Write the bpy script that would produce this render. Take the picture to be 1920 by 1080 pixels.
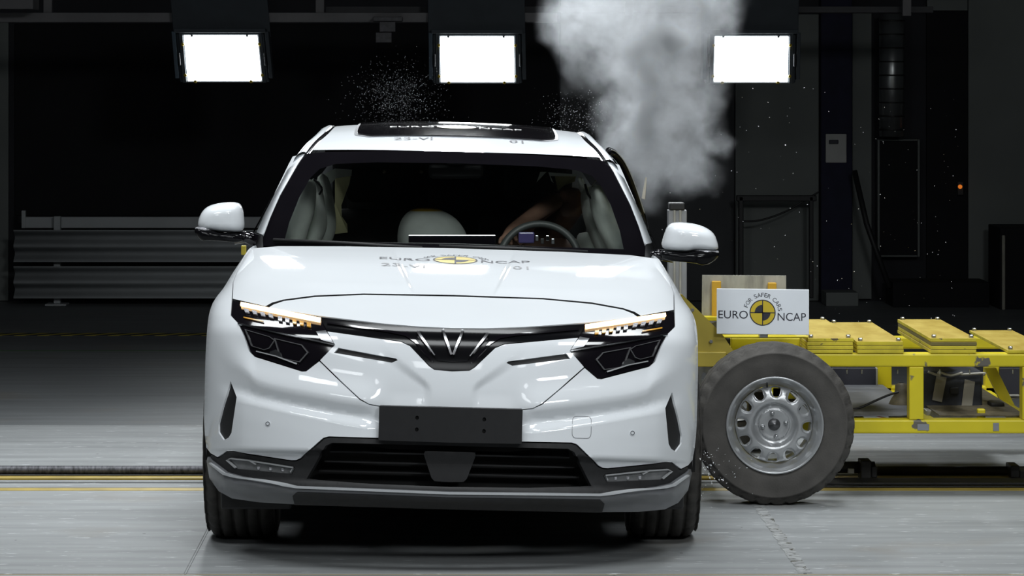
import bpy, bmesh, math, random
import numpy as np
from mathutils import Vector, Matrix
from mathutils.geometry import delaunay_2d_cdt
from mathutils.bvhtree import BVHTree

for o in list(bpy.data.objects):
    bpy.data.objects.remove(o, do_unlink=True)
SC = bpy.context.scene
COL = SC.collection
random.seed(4)
rng = np.random.default_rng(4)

# ------------------------------------------------------------------ camera
F, PX, PY, H, D0 = 5700.0, 848.0, 115.0, 1.85, 11.86     # focal length in px, principal point, eye height, distance to front axle
cam = bpy.data.cameras.new('camera')
camo = bpy.data.objects.new('camera', cam)
COL.objects.link(camo)
camo.location = (0, -D0, H)
camo.rotation_euler = (math.pi / 2, 0, 0)
cam.sensor_width = 36.0
cam.lens = F / 1920 * 36
cam.shift_x = (960 - PX) / 1920
cam.shift_y = -(540 - PY) / 1920
cam.clip_end = 200
SC.camera = camo

# ------------------------------------------------------------------ world, lights, exposure
world = bpy.data.worlds.new('world')
SC.world = world
world.use_nodes = True
world.node_tree.nodes['Background'].inputs[0].default_value = (0.75, 0.9, 1.0, 1)
world.node_tree.nodes['Background'].inputs[1].default_value = 0.006

def area(name, loc, target, sx, sy, power, color=(0.94, 0.98, 1.0), spread=120):
    l = bpy.data.lights.new(name, 'AREA')
    l.shape = 'RECTANGLE'
    l.size, l.size_y, l.energy, l.color = sx, sy, power, color
    l.spread = math.radians(spread)
    o = bpy.data.objects.new(name, l)
    COL.objects.link(o)
    o.location = loc
    o.rotation_euler = (Vector(target) - Vector(loc)).to_track_quat('-Z', 'Y').to_euler()
    return o

# the overhead film-light bank of the crash hall
for x, pw in ((-3.6, 8), (0.0, 6), (3.6, 32)):
    area('light_bank_front', (x, -8.6, 5.0), (x * 0.4, 0.6, 0.5), 1.6, 1.0, pw, spread=80)
for x in (-2.6, 0.0, 2.6):
    area('light_bank_middle', (x, -3.4, 5.2), (x * 0.8, -0.2, 0.4), 1.5, 1.0, 18, spread=85)
for x in (-2.4, 0.0, 2.4):
    area('light_bank_top', (x, 1.4, 5.2), (x * 0.9, 1.7, 0.0), 1.5, 1.2, 31, spread=92)
for x in (-1.28, 0.06, 1.15):
    area('light_bank_back', (x, 6.4, 3.35), (x * 0.5, 0.6, 0.9), 0.42, 0.9, 16, spread=90)

SC.view_settings.view_transform = 'Standard'
SC.view_settings.look = 'None'
SC.view_settings.gamma = 1
SC.view_settings.use_curve_mapping = False
SC.view_settings.exposure = 0.2

# ------------------------------------------------------------------ materials
def mat(name, color, rough=0.5, metal=0.0, var=0.0, scale=8.0, stretch=(1, 1, 1), coat=0.0, bump=0.0,
        bscale=60.0, emit=None, estr=0.0, spec=0.5, chips=None, chip_scale=14, chip_thr=0.62, var2=None):
    m = bpy.data.materials.new(name)
    m.use_nodes = True
    nt = m.node_tree
    b = nt.nodes['Principled BSDF']
    c = (*color, 1)
    b.inputs['Base Color'].default_value = c
    b.inputs['Roughness'].default_value = rough
    b.inputs['Metallic'].default_value = metal
    b.inputs['Coat Weight'].default_value = coat
    b.inputs['Coat Roughness'].default_value = 0.04
    b.inputs['Specular IOR Level'].default_value = spec
    tc = nt.nodes.new('ShaderNodeTexCoord')
    mp = nt.nodes.new('ShaderNodeMapping')
    mp.inputs['Scale'].default_value = stretch
    nt.links.new(tc.outputs['Object'], mp.inputs[0])
    out = None
    if var > 0:
        n = nt.nodes.new('ShaderNodeTexNoise')
        n.inputs['Scale'].default_value = scale
        n.inputs['Detail'].default_value = 6
        nt.links.new(mp.outputs[0], n.inputs['Vector'])
        r = nt.nodes.new('ShaderNodeValToRGB')
        r.color_ramp.elements[0].position = 0.3
        r.color_ramp.elements[1].position = 0.7
        r.color_ramp.elements[0].color = (*[max(0, k * (1 - var)) for k in color], 1)
        hi = var2 if var2 else [min(1, k * (1 + var)) for k in color]
        r.color_ramp.elements[1].color = (*hi, 1)
        nt.links.new(n.outputs['Fac'], r.inputs[0])
        out = r.outputs[0]
    if chips:
        n2 = nt.nodes.new('ShaderNodeTexNoise')
        n2.inputs['Scale'].default_value = chip_scale
        n2.inputs['Detail'].default_value = 9
        nt.links.new(mp.outputs[0], n2.inputs['Vector'])
        r2 = nt.nodes.new('ShaderNodeValToRGB')
        r2.color_ramp.elements[0].position = chip_thr
        r2.color_ramp.elements[1].position = chip_thr + 0.02
        r2.color_ramp.elements[0].color = (0, 0, 0, 1)
        r2.color_ramp.elements[1].color = (1, 1, 1, 1)
        nt.links.new(n2.outputs['Fac'], r2.inputs[0])
        mx = nt.nodes.new('ShaderNodeMixRGB')
        nt.links.new(r2.outputs[0], mx.inputs[0])
        if out:
            nt.links.new(out, mx.inputs[1])
        else:
            mx.inputs[1].default_value = c
        mx.inputs[2].default_value = (*chips, 1)
        out = mx.outputs[0]
    if out:
        nt.links.new(out, b.inputs['Base Color'])
    if bump > 0:
        n3 = nt.nodes.new('ShaderNodeTexNoise')
        n3.inputs['Scale'].default_value = bscale
        n3.inputs['Detail'].default_value = 4
        nt.links.new(mp.outputs[0], n3.inputs['Vector'])
        bp = nt.nodes.new('ShaderNodeBump')
        bp.inputs['Strength'].default_value = bump
        bp.inputs['Distance'].default_value = 0.01
        nt.links.new(n3.outputs['Fac'], bp.inputs['Height'])
        nt.links.new(bp.outputs[0], b.inputs['Normal'])
    if emit:
        b.inputs['Emission Color'].default_value = (*emit, 1)
        b.inputs['Emission Strength'].default_value = estr
    return m

M = {}
M['paint'] = mat('white_car_paint', (0.80, 0.83, 0.86), 0.5, coat=0.8, spec=0.0, var=0.015, scale=3)
M['gloss'] = mat('gloss_black_trim', (0.006, 0.005, 0.007), 0.08, coat=0.6, var=0.1)
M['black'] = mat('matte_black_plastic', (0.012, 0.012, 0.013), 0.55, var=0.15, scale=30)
M['plate'] = mat('plate_holder_plastic', (0.013, 0.013, 0.014), 0.5, var=0.12, scale=40)
M['grain'] = mat('grained_dark_plastic', (0.018, 0.018, 0.019), 0.6, var=0.2, scale=40)
M['piano'] = mat('soft_gloss_black', (0.005, 0.005, 0.006), 0.14, spec=0.15, var=0.1)
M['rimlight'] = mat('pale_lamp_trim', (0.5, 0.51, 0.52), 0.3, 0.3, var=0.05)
M['void'] = mat('black_backing', (0.004, 0.004, 0.004), 0.9, var=0.1)
M['lip'] = mat('grey_skid_plate', (0.15, 0.155, 0.165), 0.42, 0.0, coat=0.3, var=0.08, scale=6)
M['chrome'] = mat('bright_chrome', (0.75, 0.77, 0.8), 0.12, 1.0, var=0.03)
M['satin'] = mat('satin_metal_trim', (0.42, 0.43, 0.45), 0.28, 1.0, var=0.05)
M['rubber'] = mat('tyre_rubber', (0.04, 0.037, 0.033), 0.75, var=0.3, scale=25, bump=0.15, bscale=200)
M['rubber2'] = mat('dusty_tyre_rubber', (0.062, 0.058, 0.053), 0.8, var=0.28, scale=9, bump=0.2, bscale=150)
M['rim'] = mat('silver_wheel_paint', (0.42, 0.43, 0.44), 0.32, 0.6, var=0.1, scale=14, coat=0.2, chips=(0.13, 0.06, 0.04), chip_scale=10, chip_thr=0.71)
M['alloy'] = mat('dark_alloy', (0.12, 0.12, 0.125), 0.35, 0.8, var=0.1)
M['amber'] = mat('amber_running_light', (0.9, 0.7, 0.45), 0.3, emit=(1.0, 0.66, 0.34), estr=2.6)
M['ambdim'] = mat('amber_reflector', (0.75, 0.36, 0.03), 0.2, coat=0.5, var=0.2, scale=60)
M['lens'] = mat('clear_lens_facet', (0.62, 0.62, 0.66), 0.12, 0.2, var=0.5, scale=160)
M['fog'] = mat('fog_lamp_grey', (0.22, 0.225, 0.23), 0.3, 0.2, var=0.15, scale=30)
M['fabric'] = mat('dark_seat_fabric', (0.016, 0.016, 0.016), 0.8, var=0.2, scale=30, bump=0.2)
M['bag'] = mat('airbag_fabric', (0.86, 0.92, 0.85), 0.8, var=0.08, scale=12, bump=0.3, bscale=25)
M['bagy'] = mat('yellowed_airbag_fabric', (0.62, 0.60, 0.34), 0.8, var=0.1, scale=10, bump=0.3, bscale=25)
M['skin'] = mat('brown_dummy_vinyl', (0.20, 0.115, 0.08), 0.45, var=0.18, scale=10)
M['purple'] = mat('instrument_screen', (0.06, 0.05, 0.14), 0.2, var=0.1)
M['yellow'] = mat('yellow_frame_paint', (0.66, 0.55, 0.012), 0.45, var=0.1, scale=5, chips=(0.13, 0.12, 0.10), chip_scale=8, chip_thr=0.64)
M['yply'] = mat('yellow_plate_top', (0.43, 0.30, 0.04), 0.75, spec=0.2, var=0.14, scale=5, stretch=(3, 1, 1), var2=(0.50, 0.38, 0.08))
M['yedge'] = mat('yellow_plate_edge', (0.62, 0.51, 0.03), 0.5, var=0.2, scale=16, chips=(0.12, 0.09, 0.04), chip_scale=20, chip_thr=0.64)
M['ochre'] = mat('ochre_gusset_paint', (0.40, 0.31, 0.04), 0.5, var=0.1, scale=6)
M['orange'] = mat('orange_bracket', (0.60, 0.34, 0.02), 0.5, var=0.1, scale=8)
M['galv'] = mat('galvanised_plate', (0.36, 0.35, 0.31), 0.5, 0.25, var=0.3, scale=9, stretch=(3, 1, 0.8))
M['steel'] = mat('bolt_steel', (0.45, 0.46, 0.47), 0.3, 0.9, var=0.1)
M['sign'] = mat('white_sign_board', (0.85, 0.89, 0.94), 0.5, var=0.03, scale=5)
M['ink'] = mat('dark_grey_print', (0.03, 0.03, 0.045), 0.6, coat=0.5, var=0.05)
M['ylogo'] = mat('yellow_print', (0.70, 0.52, 0.03), 0.5, coat=0.6, var=0.05)
M['whitetxt'] = mat('white_print', (0.8, 0.8, 0.78), 0.5, var=0.03)
M['tape'] = mat('beige_tape', (0.33, 0.31, 0.26), 0.7, var=0.08, scale=20)
M['box'] = mat('dark_equipment', (0.03, 0.034, 0.045), 0.6, var=0.5, scale=14)
M['dirt'] = mat('greasy_brown_metal', (0.09, 0.075, 0.045), 0.6, var=0.5, scale=22)
M['cable'] = mat('black_cable', (0.012, 0.012, 0.012), 0.5, var=0.1)
M['redwire'] = mat('red_wire', (0.45, 0.06, 0.03), 0.5, var=0.1)
M['iron'] = mat('dark_iron', (0.035, 0.034, 0.033), 0.5, 0.5, var=0.3, scale=15)
M['lampbody'] = mat('lamp_housing', (0.045, 0.055, 0.065), 0.5, var=0.1)
M['lampon'] = mat('lit_lamp_face', (1, 1, 1), 0.5, emit=(0.95, 1.0, 1.0), estr=7.0)
M['knob'] = mat('yellow_knob', (0.5, 0.36, 0.03), 0.5, var=0.1)
M['beam'] = mat('grey_gantry', (0.16, 0.155, 0.16), 0.6, var=0.15, scale=4)
M['wallgrey'] = mat('grey_hall_wall', (0.17, 0.183, 0.175), 0.8, var=0.12, scale=1.2)
M['walldark'] = mat('dark_hall_wall', (0.022, 0.022, 0.027), 0.85, var=0.2, scale=2)
M['black_curtain'] = mat('black_curtain', (0.006, 0.006, 0.008), 0.9, var=0.2, scale=4)
M['guard'] = mat('white_guard_rail', (0.42, 0.44, 0.45), 0.55, var=0.08, scale=3)
M['paper'] = mat('notice_paper', (0.5, 0.5, 0.48), 0.8, var=0.05)
M['lampred'] = mat('small_signal_light', (0.6, 0.15, 0.02), 0.4, emit=(1, 0.25, 0.03), estr=0.5)
M['ymark'] = mat('yellow_floor_paint', (0.42, 0.31, 0.07), 0.5, var=0.2, scale=9)
M['rope'] = mat('steel_rope', (0.09, 0.09, 0.10), 0.5, 0.5, var=0.6, scale=30, stretch=(3, 1, 1))
M['chipg'] = mat('glass_chip', (0.8, 0.82, 0.85), 0.2, var=0.2)

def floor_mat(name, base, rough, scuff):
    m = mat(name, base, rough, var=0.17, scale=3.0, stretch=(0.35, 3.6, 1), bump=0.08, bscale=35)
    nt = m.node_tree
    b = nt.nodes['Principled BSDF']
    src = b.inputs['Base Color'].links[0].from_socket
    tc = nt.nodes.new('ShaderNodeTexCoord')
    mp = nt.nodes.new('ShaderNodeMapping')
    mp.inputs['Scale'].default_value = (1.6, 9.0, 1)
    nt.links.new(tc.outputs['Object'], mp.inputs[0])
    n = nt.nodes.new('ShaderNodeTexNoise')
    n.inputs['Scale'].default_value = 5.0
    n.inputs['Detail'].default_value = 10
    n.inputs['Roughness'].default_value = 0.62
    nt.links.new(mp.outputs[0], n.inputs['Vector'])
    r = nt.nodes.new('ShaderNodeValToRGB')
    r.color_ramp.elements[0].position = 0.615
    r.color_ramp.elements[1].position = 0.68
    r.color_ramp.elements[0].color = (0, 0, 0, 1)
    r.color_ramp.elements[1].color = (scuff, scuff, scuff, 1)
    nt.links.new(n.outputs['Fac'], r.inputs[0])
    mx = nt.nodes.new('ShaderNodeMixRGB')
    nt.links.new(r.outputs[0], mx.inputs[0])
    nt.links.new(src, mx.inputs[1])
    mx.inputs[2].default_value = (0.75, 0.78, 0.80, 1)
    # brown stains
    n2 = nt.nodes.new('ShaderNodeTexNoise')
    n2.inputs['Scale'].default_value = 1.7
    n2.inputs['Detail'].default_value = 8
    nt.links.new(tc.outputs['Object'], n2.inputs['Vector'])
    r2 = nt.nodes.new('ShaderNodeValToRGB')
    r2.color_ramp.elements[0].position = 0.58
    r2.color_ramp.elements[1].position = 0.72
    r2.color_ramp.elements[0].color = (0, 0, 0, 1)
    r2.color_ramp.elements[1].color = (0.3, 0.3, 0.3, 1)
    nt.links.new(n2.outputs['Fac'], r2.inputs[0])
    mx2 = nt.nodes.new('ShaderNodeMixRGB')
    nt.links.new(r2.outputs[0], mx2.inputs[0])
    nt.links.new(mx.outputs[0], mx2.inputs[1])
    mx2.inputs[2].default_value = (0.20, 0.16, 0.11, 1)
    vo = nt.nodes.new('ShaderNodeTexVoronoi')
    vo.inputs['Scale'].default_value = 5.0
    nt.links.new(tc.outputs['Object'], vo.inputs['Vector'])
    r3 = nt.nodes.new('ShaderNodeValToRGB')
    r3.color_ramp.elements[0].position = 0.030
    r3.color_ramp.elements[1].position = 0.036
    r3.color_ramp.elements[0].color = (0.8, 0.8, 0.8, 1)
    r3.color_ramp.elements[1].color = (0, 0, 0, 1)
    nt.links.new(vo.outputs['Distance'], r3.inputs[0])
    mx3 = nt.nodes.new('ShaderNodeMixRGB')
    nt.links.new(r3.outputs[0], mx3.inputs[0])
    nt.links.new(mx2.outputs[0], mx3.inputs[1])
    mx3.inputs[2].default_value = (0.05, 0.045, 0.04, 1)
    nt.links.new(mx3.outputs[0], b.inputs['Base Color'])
    return m
M['floor'] = floor_mat('painted_concrete', (0.28, 0.293, 0.298), 0.66, 0.7)
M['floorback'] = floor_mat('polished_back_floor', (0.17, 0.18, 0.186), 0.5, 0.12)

def hazard_mat():
    m = mat('hazard_tape', (0.3, 0.25, 0.03), 0.6)
    nt = m.node_tree
    b = nt.nodes['Principled BSDF']
    tc = nt.nodes.new('ShaderNodeTexCoord')
    w = nt.nodes.new('ShaderNodeTexWave')
    w.inputs['Scale'].default_value = 2.6
    mp = nt.nodes.new('ShaderNodeMapping')
    mp.inputs['Rotation'].default_value = (0, 0, 0.7)
    nt.links.new(tc.outputs['Object'], mp.inputs[0])
    nt.links.new(mp.outputs[0], w.inputs[0])
    r = nt.nodes.new('ShaderNodeValToRGB')
    r.color_ramp.interpolation = 'CONSTANT'
    r.color_ramp.elements[1].position = 0.5
    r.color_ramp.elements[0].color = (0.02, 0.02, 0.02, 1)
    r.color_ramp.elements[1].color = (0.5, 0.4, 0.05, 1)
    nt.links.new(w.outputs[0], r.inputs[0])
    nt.links.new(r.outputs[0], b.inputs['Base Color'])
    return m
M['hazard'] = hazard_mat()

def glass_mat(name, tint, gl=0.06):
    m = bpy.data.materials.new(name)
    m.use_nodes = True
    nt = m.node_tree
    nt.nodes.remove(nt.nodes['Principled BSDF'])
    t = nt.nodes.new('ShaderNodeBsdfTransparent')
    t.inputs[0].default_value = (*tint, 1)
    g = nt.nodes.new('ShaderNodeBsdfGlossy')
    g.inputs['Roughness'].default_value = 0.02
    fr = nt.nodes.new('ShaderNodeFresnel')
    fr.inputs[0].default_value = 1.35
    mx = nt.nodes.new('ShaderNodeMixShader')
    nt.links.new(fr.outputs[0], mx.inputs[0])
    nt.links.new(t.outputs[0], mx.inputs[1])
    nt.links.new(g.outputs[0], mx.inputs[2])
    nt.links.new(mx.outputs[0], nt.nodes['Material Output'].inputs[0])
    return m
M['glass'] = glass_mat('windscreen_glass', (0.95, 0.98, 0.96))
M['sideglass'] = glass_mat('tinted_side_glass', (0.12, 0.13, 0.13))

# ------------------------------------------------------------------ mesh helpers
def link(name, me, m, parent=None, **props):
    o = bpy.data.objects.new(name, me)
    COL.objects.link(o)
    if m is not None and not me.materials:
        me.materials.append(m)
    if parent is not None:
        o.parent = parent
        o.matrix_parent_inverse = parent.matrix_world.inverted()
    for k, v in props.items():
        o[k] = v
    return o

def raw(name, V, Fc, m, parent=None, smooth=False, normals=None, **props):
    me = bpy.data.meshes.new(name)
    me.from_pydata([tuple(map(float, v)) for v in V], [], [tuple(int(i) for i in f) for f in Fc])
    me.validate()
    if smooth:
        me.polygons.foreach_set('use_smooth', [True] * len(me.polygons))
    if normals is not None:
        me.normals_split_custom_set_from_vertices([tuple(map(float, n)) for n in normals])
    me.update()
    return link(name, me, m, parent, **props)

def bm_obj(name, bm, m, parent=None, smooth=False, **props):
    bmesh.ops.recalc_face_normals(bm, faces=bm.faces[:])
    me = bpy.data.meshes.new(name)
    bm.to_mesh(me)
    bm.free()
    if smooth:
        me.polygons.foreach_set('use_smooth', [True] * len(me.polygons))
    return link(name, me, m, parent, **props)

def box_bm(bm, x0, x1, y0, y1, z0, z1, bev=0.0, seg=2, mtx=None):
    r = bmesh.ops.create_cube(bm, size=1.0)
    vs = r['verts']
    for v in vs:
        v.co = Vector(((x0 + x1) / 2 + v.co.x * (x1 - x0), (y0 + y1) / 2 + v.co.y * (y1 - y0), (z0 + z1) / 2 + v.co.z * (z1 - z0)))
        if mtx:
            v.co = mtx @ v.co
    if bev > 0:
        es = list({e for v in vs for e in v.link_edges})
        bmesh.ops.bevel(bm, geom=es, offset=bev, segments=seg, affect='EDGES', profile=0.5)

def box(name, x0, x1, y0, y1, z0, z1, m, parent=None, bev=0.003, mtx=None, **props):
    bm = bmesh.new()
    box_bm(bm, x0, x1, y0, y1, z0, z1, bev, mtx=mtx)
    return bm_obj(name, bm, m, parent, **props)

def tube_data(pts, rad, seg=10, cap=True):
    pts = [Vector(p) for p in pts]
    rads = rad if isinstance(rad, (list, tuple)) else [rad] * len(pts)
    V, Fc = [], []
    up = Vector((0, 0, 1))
    for i, p in enumerate(pts):
        t = (pts[min(i + 1, len(pts) - 1)] - pts[max(i - 1, 0)]).normalized()
        a = t.cross(up)
        if a.length < 1e-3:
            a = t.cross(Vector((1, 0, 0)))
        a.normalize()
        b = t.cross(a).normalized()
        for k in range(seg):
            an = 2 * math.pi * k / seg
            V.append(p + (a * math.cos(an) + b * math.sin(an)) * rads[i])
    for i in range(len(pts) - 1):
        for k in range(seg):
            Fc.append((i * seg + k, i * seg + (k + 1) % seg, (i + 1) * seg + (k + 1) % seg, (i + 1) * seg + k))
    if cap:
        Fc.append(tuple(range(seg))[::-1])
        Fc.append(tuple((len(pts) - 1) * seg + k for k in range(seg)))
    return V, Fc

def tube(name, pts, rad, m, parent=None, seg=10, **props):
    V, Fc = tube_data(pts, rad, seg)
    return raw(name, V, Fc, m, parent, True, **props)

def spline(pts, n=8):
    """Catmull-Rom through points"""
    P = [Vector(p) for p in pts]
    out = []
    for i in range(len(P) - 1):
        p0, p1, p2, p3 = P[max(i - 1, 0)], P[i], P[i + 1], P[min(i + 2, len(P) - 1)]
        for k in range(n):
            t = k / n
            out.append(0.5 * ((2 * p1) + (p2 - p0) * t + (2 * p0 - 5 * p1 + 4 * p2 - p3) * t * t + (3 * p1 - p0 - 3 * p2 + p3) * t ** 3))
    out.append(P[-1])
    return out

def lathe(prof, seg, center, axis='X', closed=False, rfun=None):
    """prof: (radius, axial); around an axis through center"""
    V, Fc = [], []
    n = len(prof)
    for k in range(seg):
        an = 2 * math.pi * k / seg
        c, s = math.cos(an), math.sin(an)
        for j, (r, a) in enumerate(prof):
            rr = rfun(r, a, k, j) if rfun else r
            if axis == 'X':
                V.append((center[0] + a, center[1] + rr * c, center[2] + rr * s))
            elif axis == 'Y':
                V.append((center[0] + rr * c, center[1] + a, center[2] + rr * s))
            else:
                V.append((center[0] + rr * c, center[1] + rr * s, center[2] + a))
    m = n if closed else n - 1
    for k in range(seg):
        k2 = (k + 1) % seg
        for j in range(m):
            j2 = (j + 1) % n
            Fc.append((k * n + j, k * n + j2, k2 * n + j2, k2 * n + j))
    return V, Fc

def fixn(o):
    bm = bmesh.new()
    bm.from_mesh(o.data)
    bmesh.ops.remove_doubles(bm, verts=bm.verts[:], dist=1e-6)
    bmesh.ops.recalc_face_normals(bm, faces=bm.faces[:])
    bm.to_mesh(o.data)
    bm.free()
    return o

def empty(name, loc, label, cat, **props):
    o = bpy.data.objects.new(name, None)
    COL.objects.link(o)
    o.location = loc
    o.empty_display_size = 0.1
    o['label'] = label
    o['category'] = cat
    for k, v in props.items():
        o[k] = v
    bpy.context.view_layer.update()
    return o

def WP(px, py, Y):
    """photo point at depth Y -> place"""
    d = Y + D0
    return Vector(((px - PX) * d / F, Y, H - (py - PY) * d / F))

def GY(py):
    """depth of a floor point seen at row py"""
    return F * H / (py - PY) - D0

def pchip(xs, ys):
    xs = np.array(xs, float)
    ys = np.array(ys, float)
    h = np.diff(xs)
    dl = np.diff(ys) / h
    d = np.zeros_like(xs)
    for i in range(1, len(xs) - 1):
        if dl[i - 1] * dl[i] > 0:
            w1, w2 = 2 * h[i] + h[i - 1], h[i] + 2 * h[i - 1]
            d[i] = (w1 + w2) / (w1 / dl[i - 1] + w2 / dl[i])
    d[0], d[-1] = dl[0], dl[-1]
    def f(x):
        x = np.asarray(x, float)
        i = np.clip(np.searchsorted(xs, x) - 1, 0, len(xs) - 2)
        t = (x - xs[i]) / h[i]
        t = np.clip(t, -0.5, 1.5)
        hh = h[i]
        return ((1 + 2 * t) * (1 - t) ** 2 * ys[i] + t * (1 - t) ** 2 * hh * d[i]
                + t * t * (3 - 2 * t) * ys[i + 1] + t * t * (t - 1) * hh * d[i + 1])
    return f

def sst(x):
    x = np.clip(x, 0, 1)
    return x * x * (3 - 2 * x)

def densify(poly, sp):
    out = []
    for i in range(len(poly)):
        a, b = np.array(poly[i], float), np.array(poly[(i + 1) % len(poly)], float)
        n = max(1, int(round(np.linalg.norm(b - a) / sp)))
        for k in range(n):
            out.append(a + (b - a) * k / n)
    return np.array(out)

def chaikin(poly, it=1, q=0.25):
    P = [np.array(p, float) for p in poly]
    for _ in range(it):
        Q = []
        for i in range(len(P)):
            a, b = P[i], P[(i + 1) % len(P)]
            Q += [a + (b - a) * q, a + (b - a) * (1 - q)]
        P = Q
    return [tuple(p) for p in P]

def inside(poly, pts):
    poly = np.asarray(poly)
    x, y = pts[:, 0], pts[:, 1]
    r = np.zeros(len(pts), bool)
    j = len(poly) - 1
    for i in range(len(poly)):
        xi, yi = poly[i]
        xj, yj = poly[j]
        c = ((yi > y) != (yj > y)) & (x < (xj - xi) * (y - yi) / (yj - yi + 1e-12) + xi)
        r ^= c
        j = i
    return r

def tri2d(outline, holes, sp, extra=None, bsp=None):
    bsp = bsp or sp
    loops = [densify(outline, bsp)] + [densify(h, bsp) for h in holes]
    bp = np.vstack(loops)
    lo, hi = bp.min(0), bp.max(0)
    gx = np.arange(lo[0] + sp * 0.37, hi[0], sp)
    gy = np.arange(lo[1] + sp * 0.41, hi[1], sp)
    g = np.array([(x + (sp / 2 if j % 2 else 0), y) for j, y in enumerate(gy) for x in gx]).reshape(-1, 2)
    if extra is not None and len(extra):
        g = np.vstack([g, extra])
    if len(g):
        k = inside(loops[0], g)
        for h in loops[1:]:
            k &= ~inside(h, g)
        g = g[k]
    if len(g):
        dmin = np.full(len(g), 1e9)
        for p in bp:
            dmin = np.minimum(dmin, (g[:, 0] - p[0]) ** 2 + (g[:, 1] - p[1]) ** 2)
        g = g[dmin > (0.45 * bsp) ** 2]
    pts = np.vstack([bp, g]) if len(g) else bp
    edges, st = [], 0
    for l in loops:
        n = len(l)
        edges += [(st + i, st + (i + 1) % n) for i in range(n)]
        st += n
    r = delaunay_2d_cdt([Vector(p) for p in pts], edges, [], 0, 1e-5)
    P = np.array([(v.x, v.y) for v in r[0]])
    fs = [f for f in r[2] if len(f) == 3]
    c = np.array([P[list(f)].mean(0) for f in fs])
    keep = inside(loops[0], c)
    for h in loops[1:]:
        keep &= ~inside(h, c)
    fs = [f for f, k in zip(fs, keep) if k]
    # boundary edges (directed)
    cnt = {}
    for f in fs:
        for i in range(3):
            a, b = f[i], f[(i + 1) % 3]
            cnt[(a, b)] = cnt.get((a, b), 0) + 1
    bd = [(a, b) for (a, b) in cnt if (b, a) not in cnt]
    return P, fs, bd

def panel(name, outline, fmap, m, parent, holes=(), sp=9, off=0.0, flange=0.018, extra=None, bsp=None, eps=0.6, **props):
    """a curved sheet over a 2-D outline, with a returned edge"""
    P, fs, bd = tri2d(outline, holes, sp, extra, bsp)
    X = fmap(P[:, 0], P[:, 1])
    du = fmap(P[:, 0] + eps, P[:, 1]) - fmap(P[:, 0] - eps, P[:, 1])
    dv = fmap(P[:, 0], P[:, 1] + eps) - fmap(P[:, 0], P[:, 1] - eps)
    N = np.cross(du, dv)
    N /= np.linalg.norm(N, axis=1, keepdims=True) + 1e-12
    flip = np.sign((N * (X - np.array([0, -D0, H]))).sum(1))
    N = -N * np.where(flip == 0, 1, flip)[:, None]
    X = X + N * off
    V, NN, Fc = list(X), list(N), []
    for f in fs:
        a, b, c = X[f[0]], X[f[1]], X[f[2]]
        if np.dot(np.cross(b - a, c - a), N[f[0]]) < 0:
            f = f[::-1]
        Fc.append(tuple(f))
    if flange > 0:
        base = len(V)
        idx = {}
        for a, b in bd:
            for k in (a, b):
                if k not in idx:
                    idx[k] = len(V)
                    V.append(X[k]); NN.append((0, 0, 0))
                    V.append(X[k] - N[k] * flange); NN.append((0, 0, 0))
        for a, b in bd:
            Fc.append((idx[b], idx[a], idx[a] + 1, idx[b] + 1))
    me = bpy.data.meshes.new(name)
    me.from_pydata([tuple(map(float, v)) for v in V], [], Fc)
    me.polygons.foreach_set('use_smooth', [True] * len(me.polygons))
    me.normals_split_custom_set_from_vertices([tuple(map(float, n)) for n in NN])
    me.update()
    return link(name, me, m, parent, **props)

# ------------------------------------------------------------------ floor and hall
def slab(name, x0, x1, y0, y1, m, z1=0.0, th=0.08, parent=None, bev=0.004, **p):
    return box(name, x0, x1, y0, y1, z1 - th, z1, m, parent, bev=bev, **p)

floor = box('floor', -9, 11, -6, 14, -0.16, -0.085, M['iron'], bev=0, kind='structure', label='concrete hall floor under the slabs', category='floor')
g = 0.006
YA, YB, YC, YR = GY(1076.5), 1.239, 1.775, GY(797)
xj = [-9, -0.965, 1.275, 11]
for i in range(3):
    slab('floor_slab', xj[i] + g / 2, xj[i + 1] - g / 2, YA + 0.012, YB, M['floor'], parent=floor)
    slab('floor_slab', xj[i] + g / 2, xj[i + 1] - g / 2, YC, YR - g, M['floor'], parent=floor)
slab('floor_slab', -9, 11, -6, YA - 0.012, M['floor'], parent=floor)
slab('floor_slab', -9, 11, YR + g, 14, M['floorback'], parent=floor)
slab('joint_filler', -9, 11, YA - 0.011, YA + 0.011, M['ymark'], z1=-0.003, parent=floor, bev=0)
slab('joint_filler', -9, 11, YR - g, YR + g, M['ymark'], z1=-0.006, parent=floor, bev=0)
# track channel
slab('yellow_line', -9, 11, 1.239, 1.321, M['ymark'], z1=0.001, parent=floor, bev=0)
slab('track_plate', -9, 11, 1.346, 1.471, M['floor'], z1=0.0, parent=floor)
slab('track_plate', -9, 11, 1.522, 1.574, M['floor'], z1=0.0, parent=floor)
slab('yellow_line', -9, 11, 1.62, 1.70, M['ymark'], z1=0.001, parent=floor, bev=0)
slab('channel_base', -9, 11, 1.32, 1.775, M['void'], z1=-0.04, th=0.03, parent=floor, bev=0)
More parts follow.
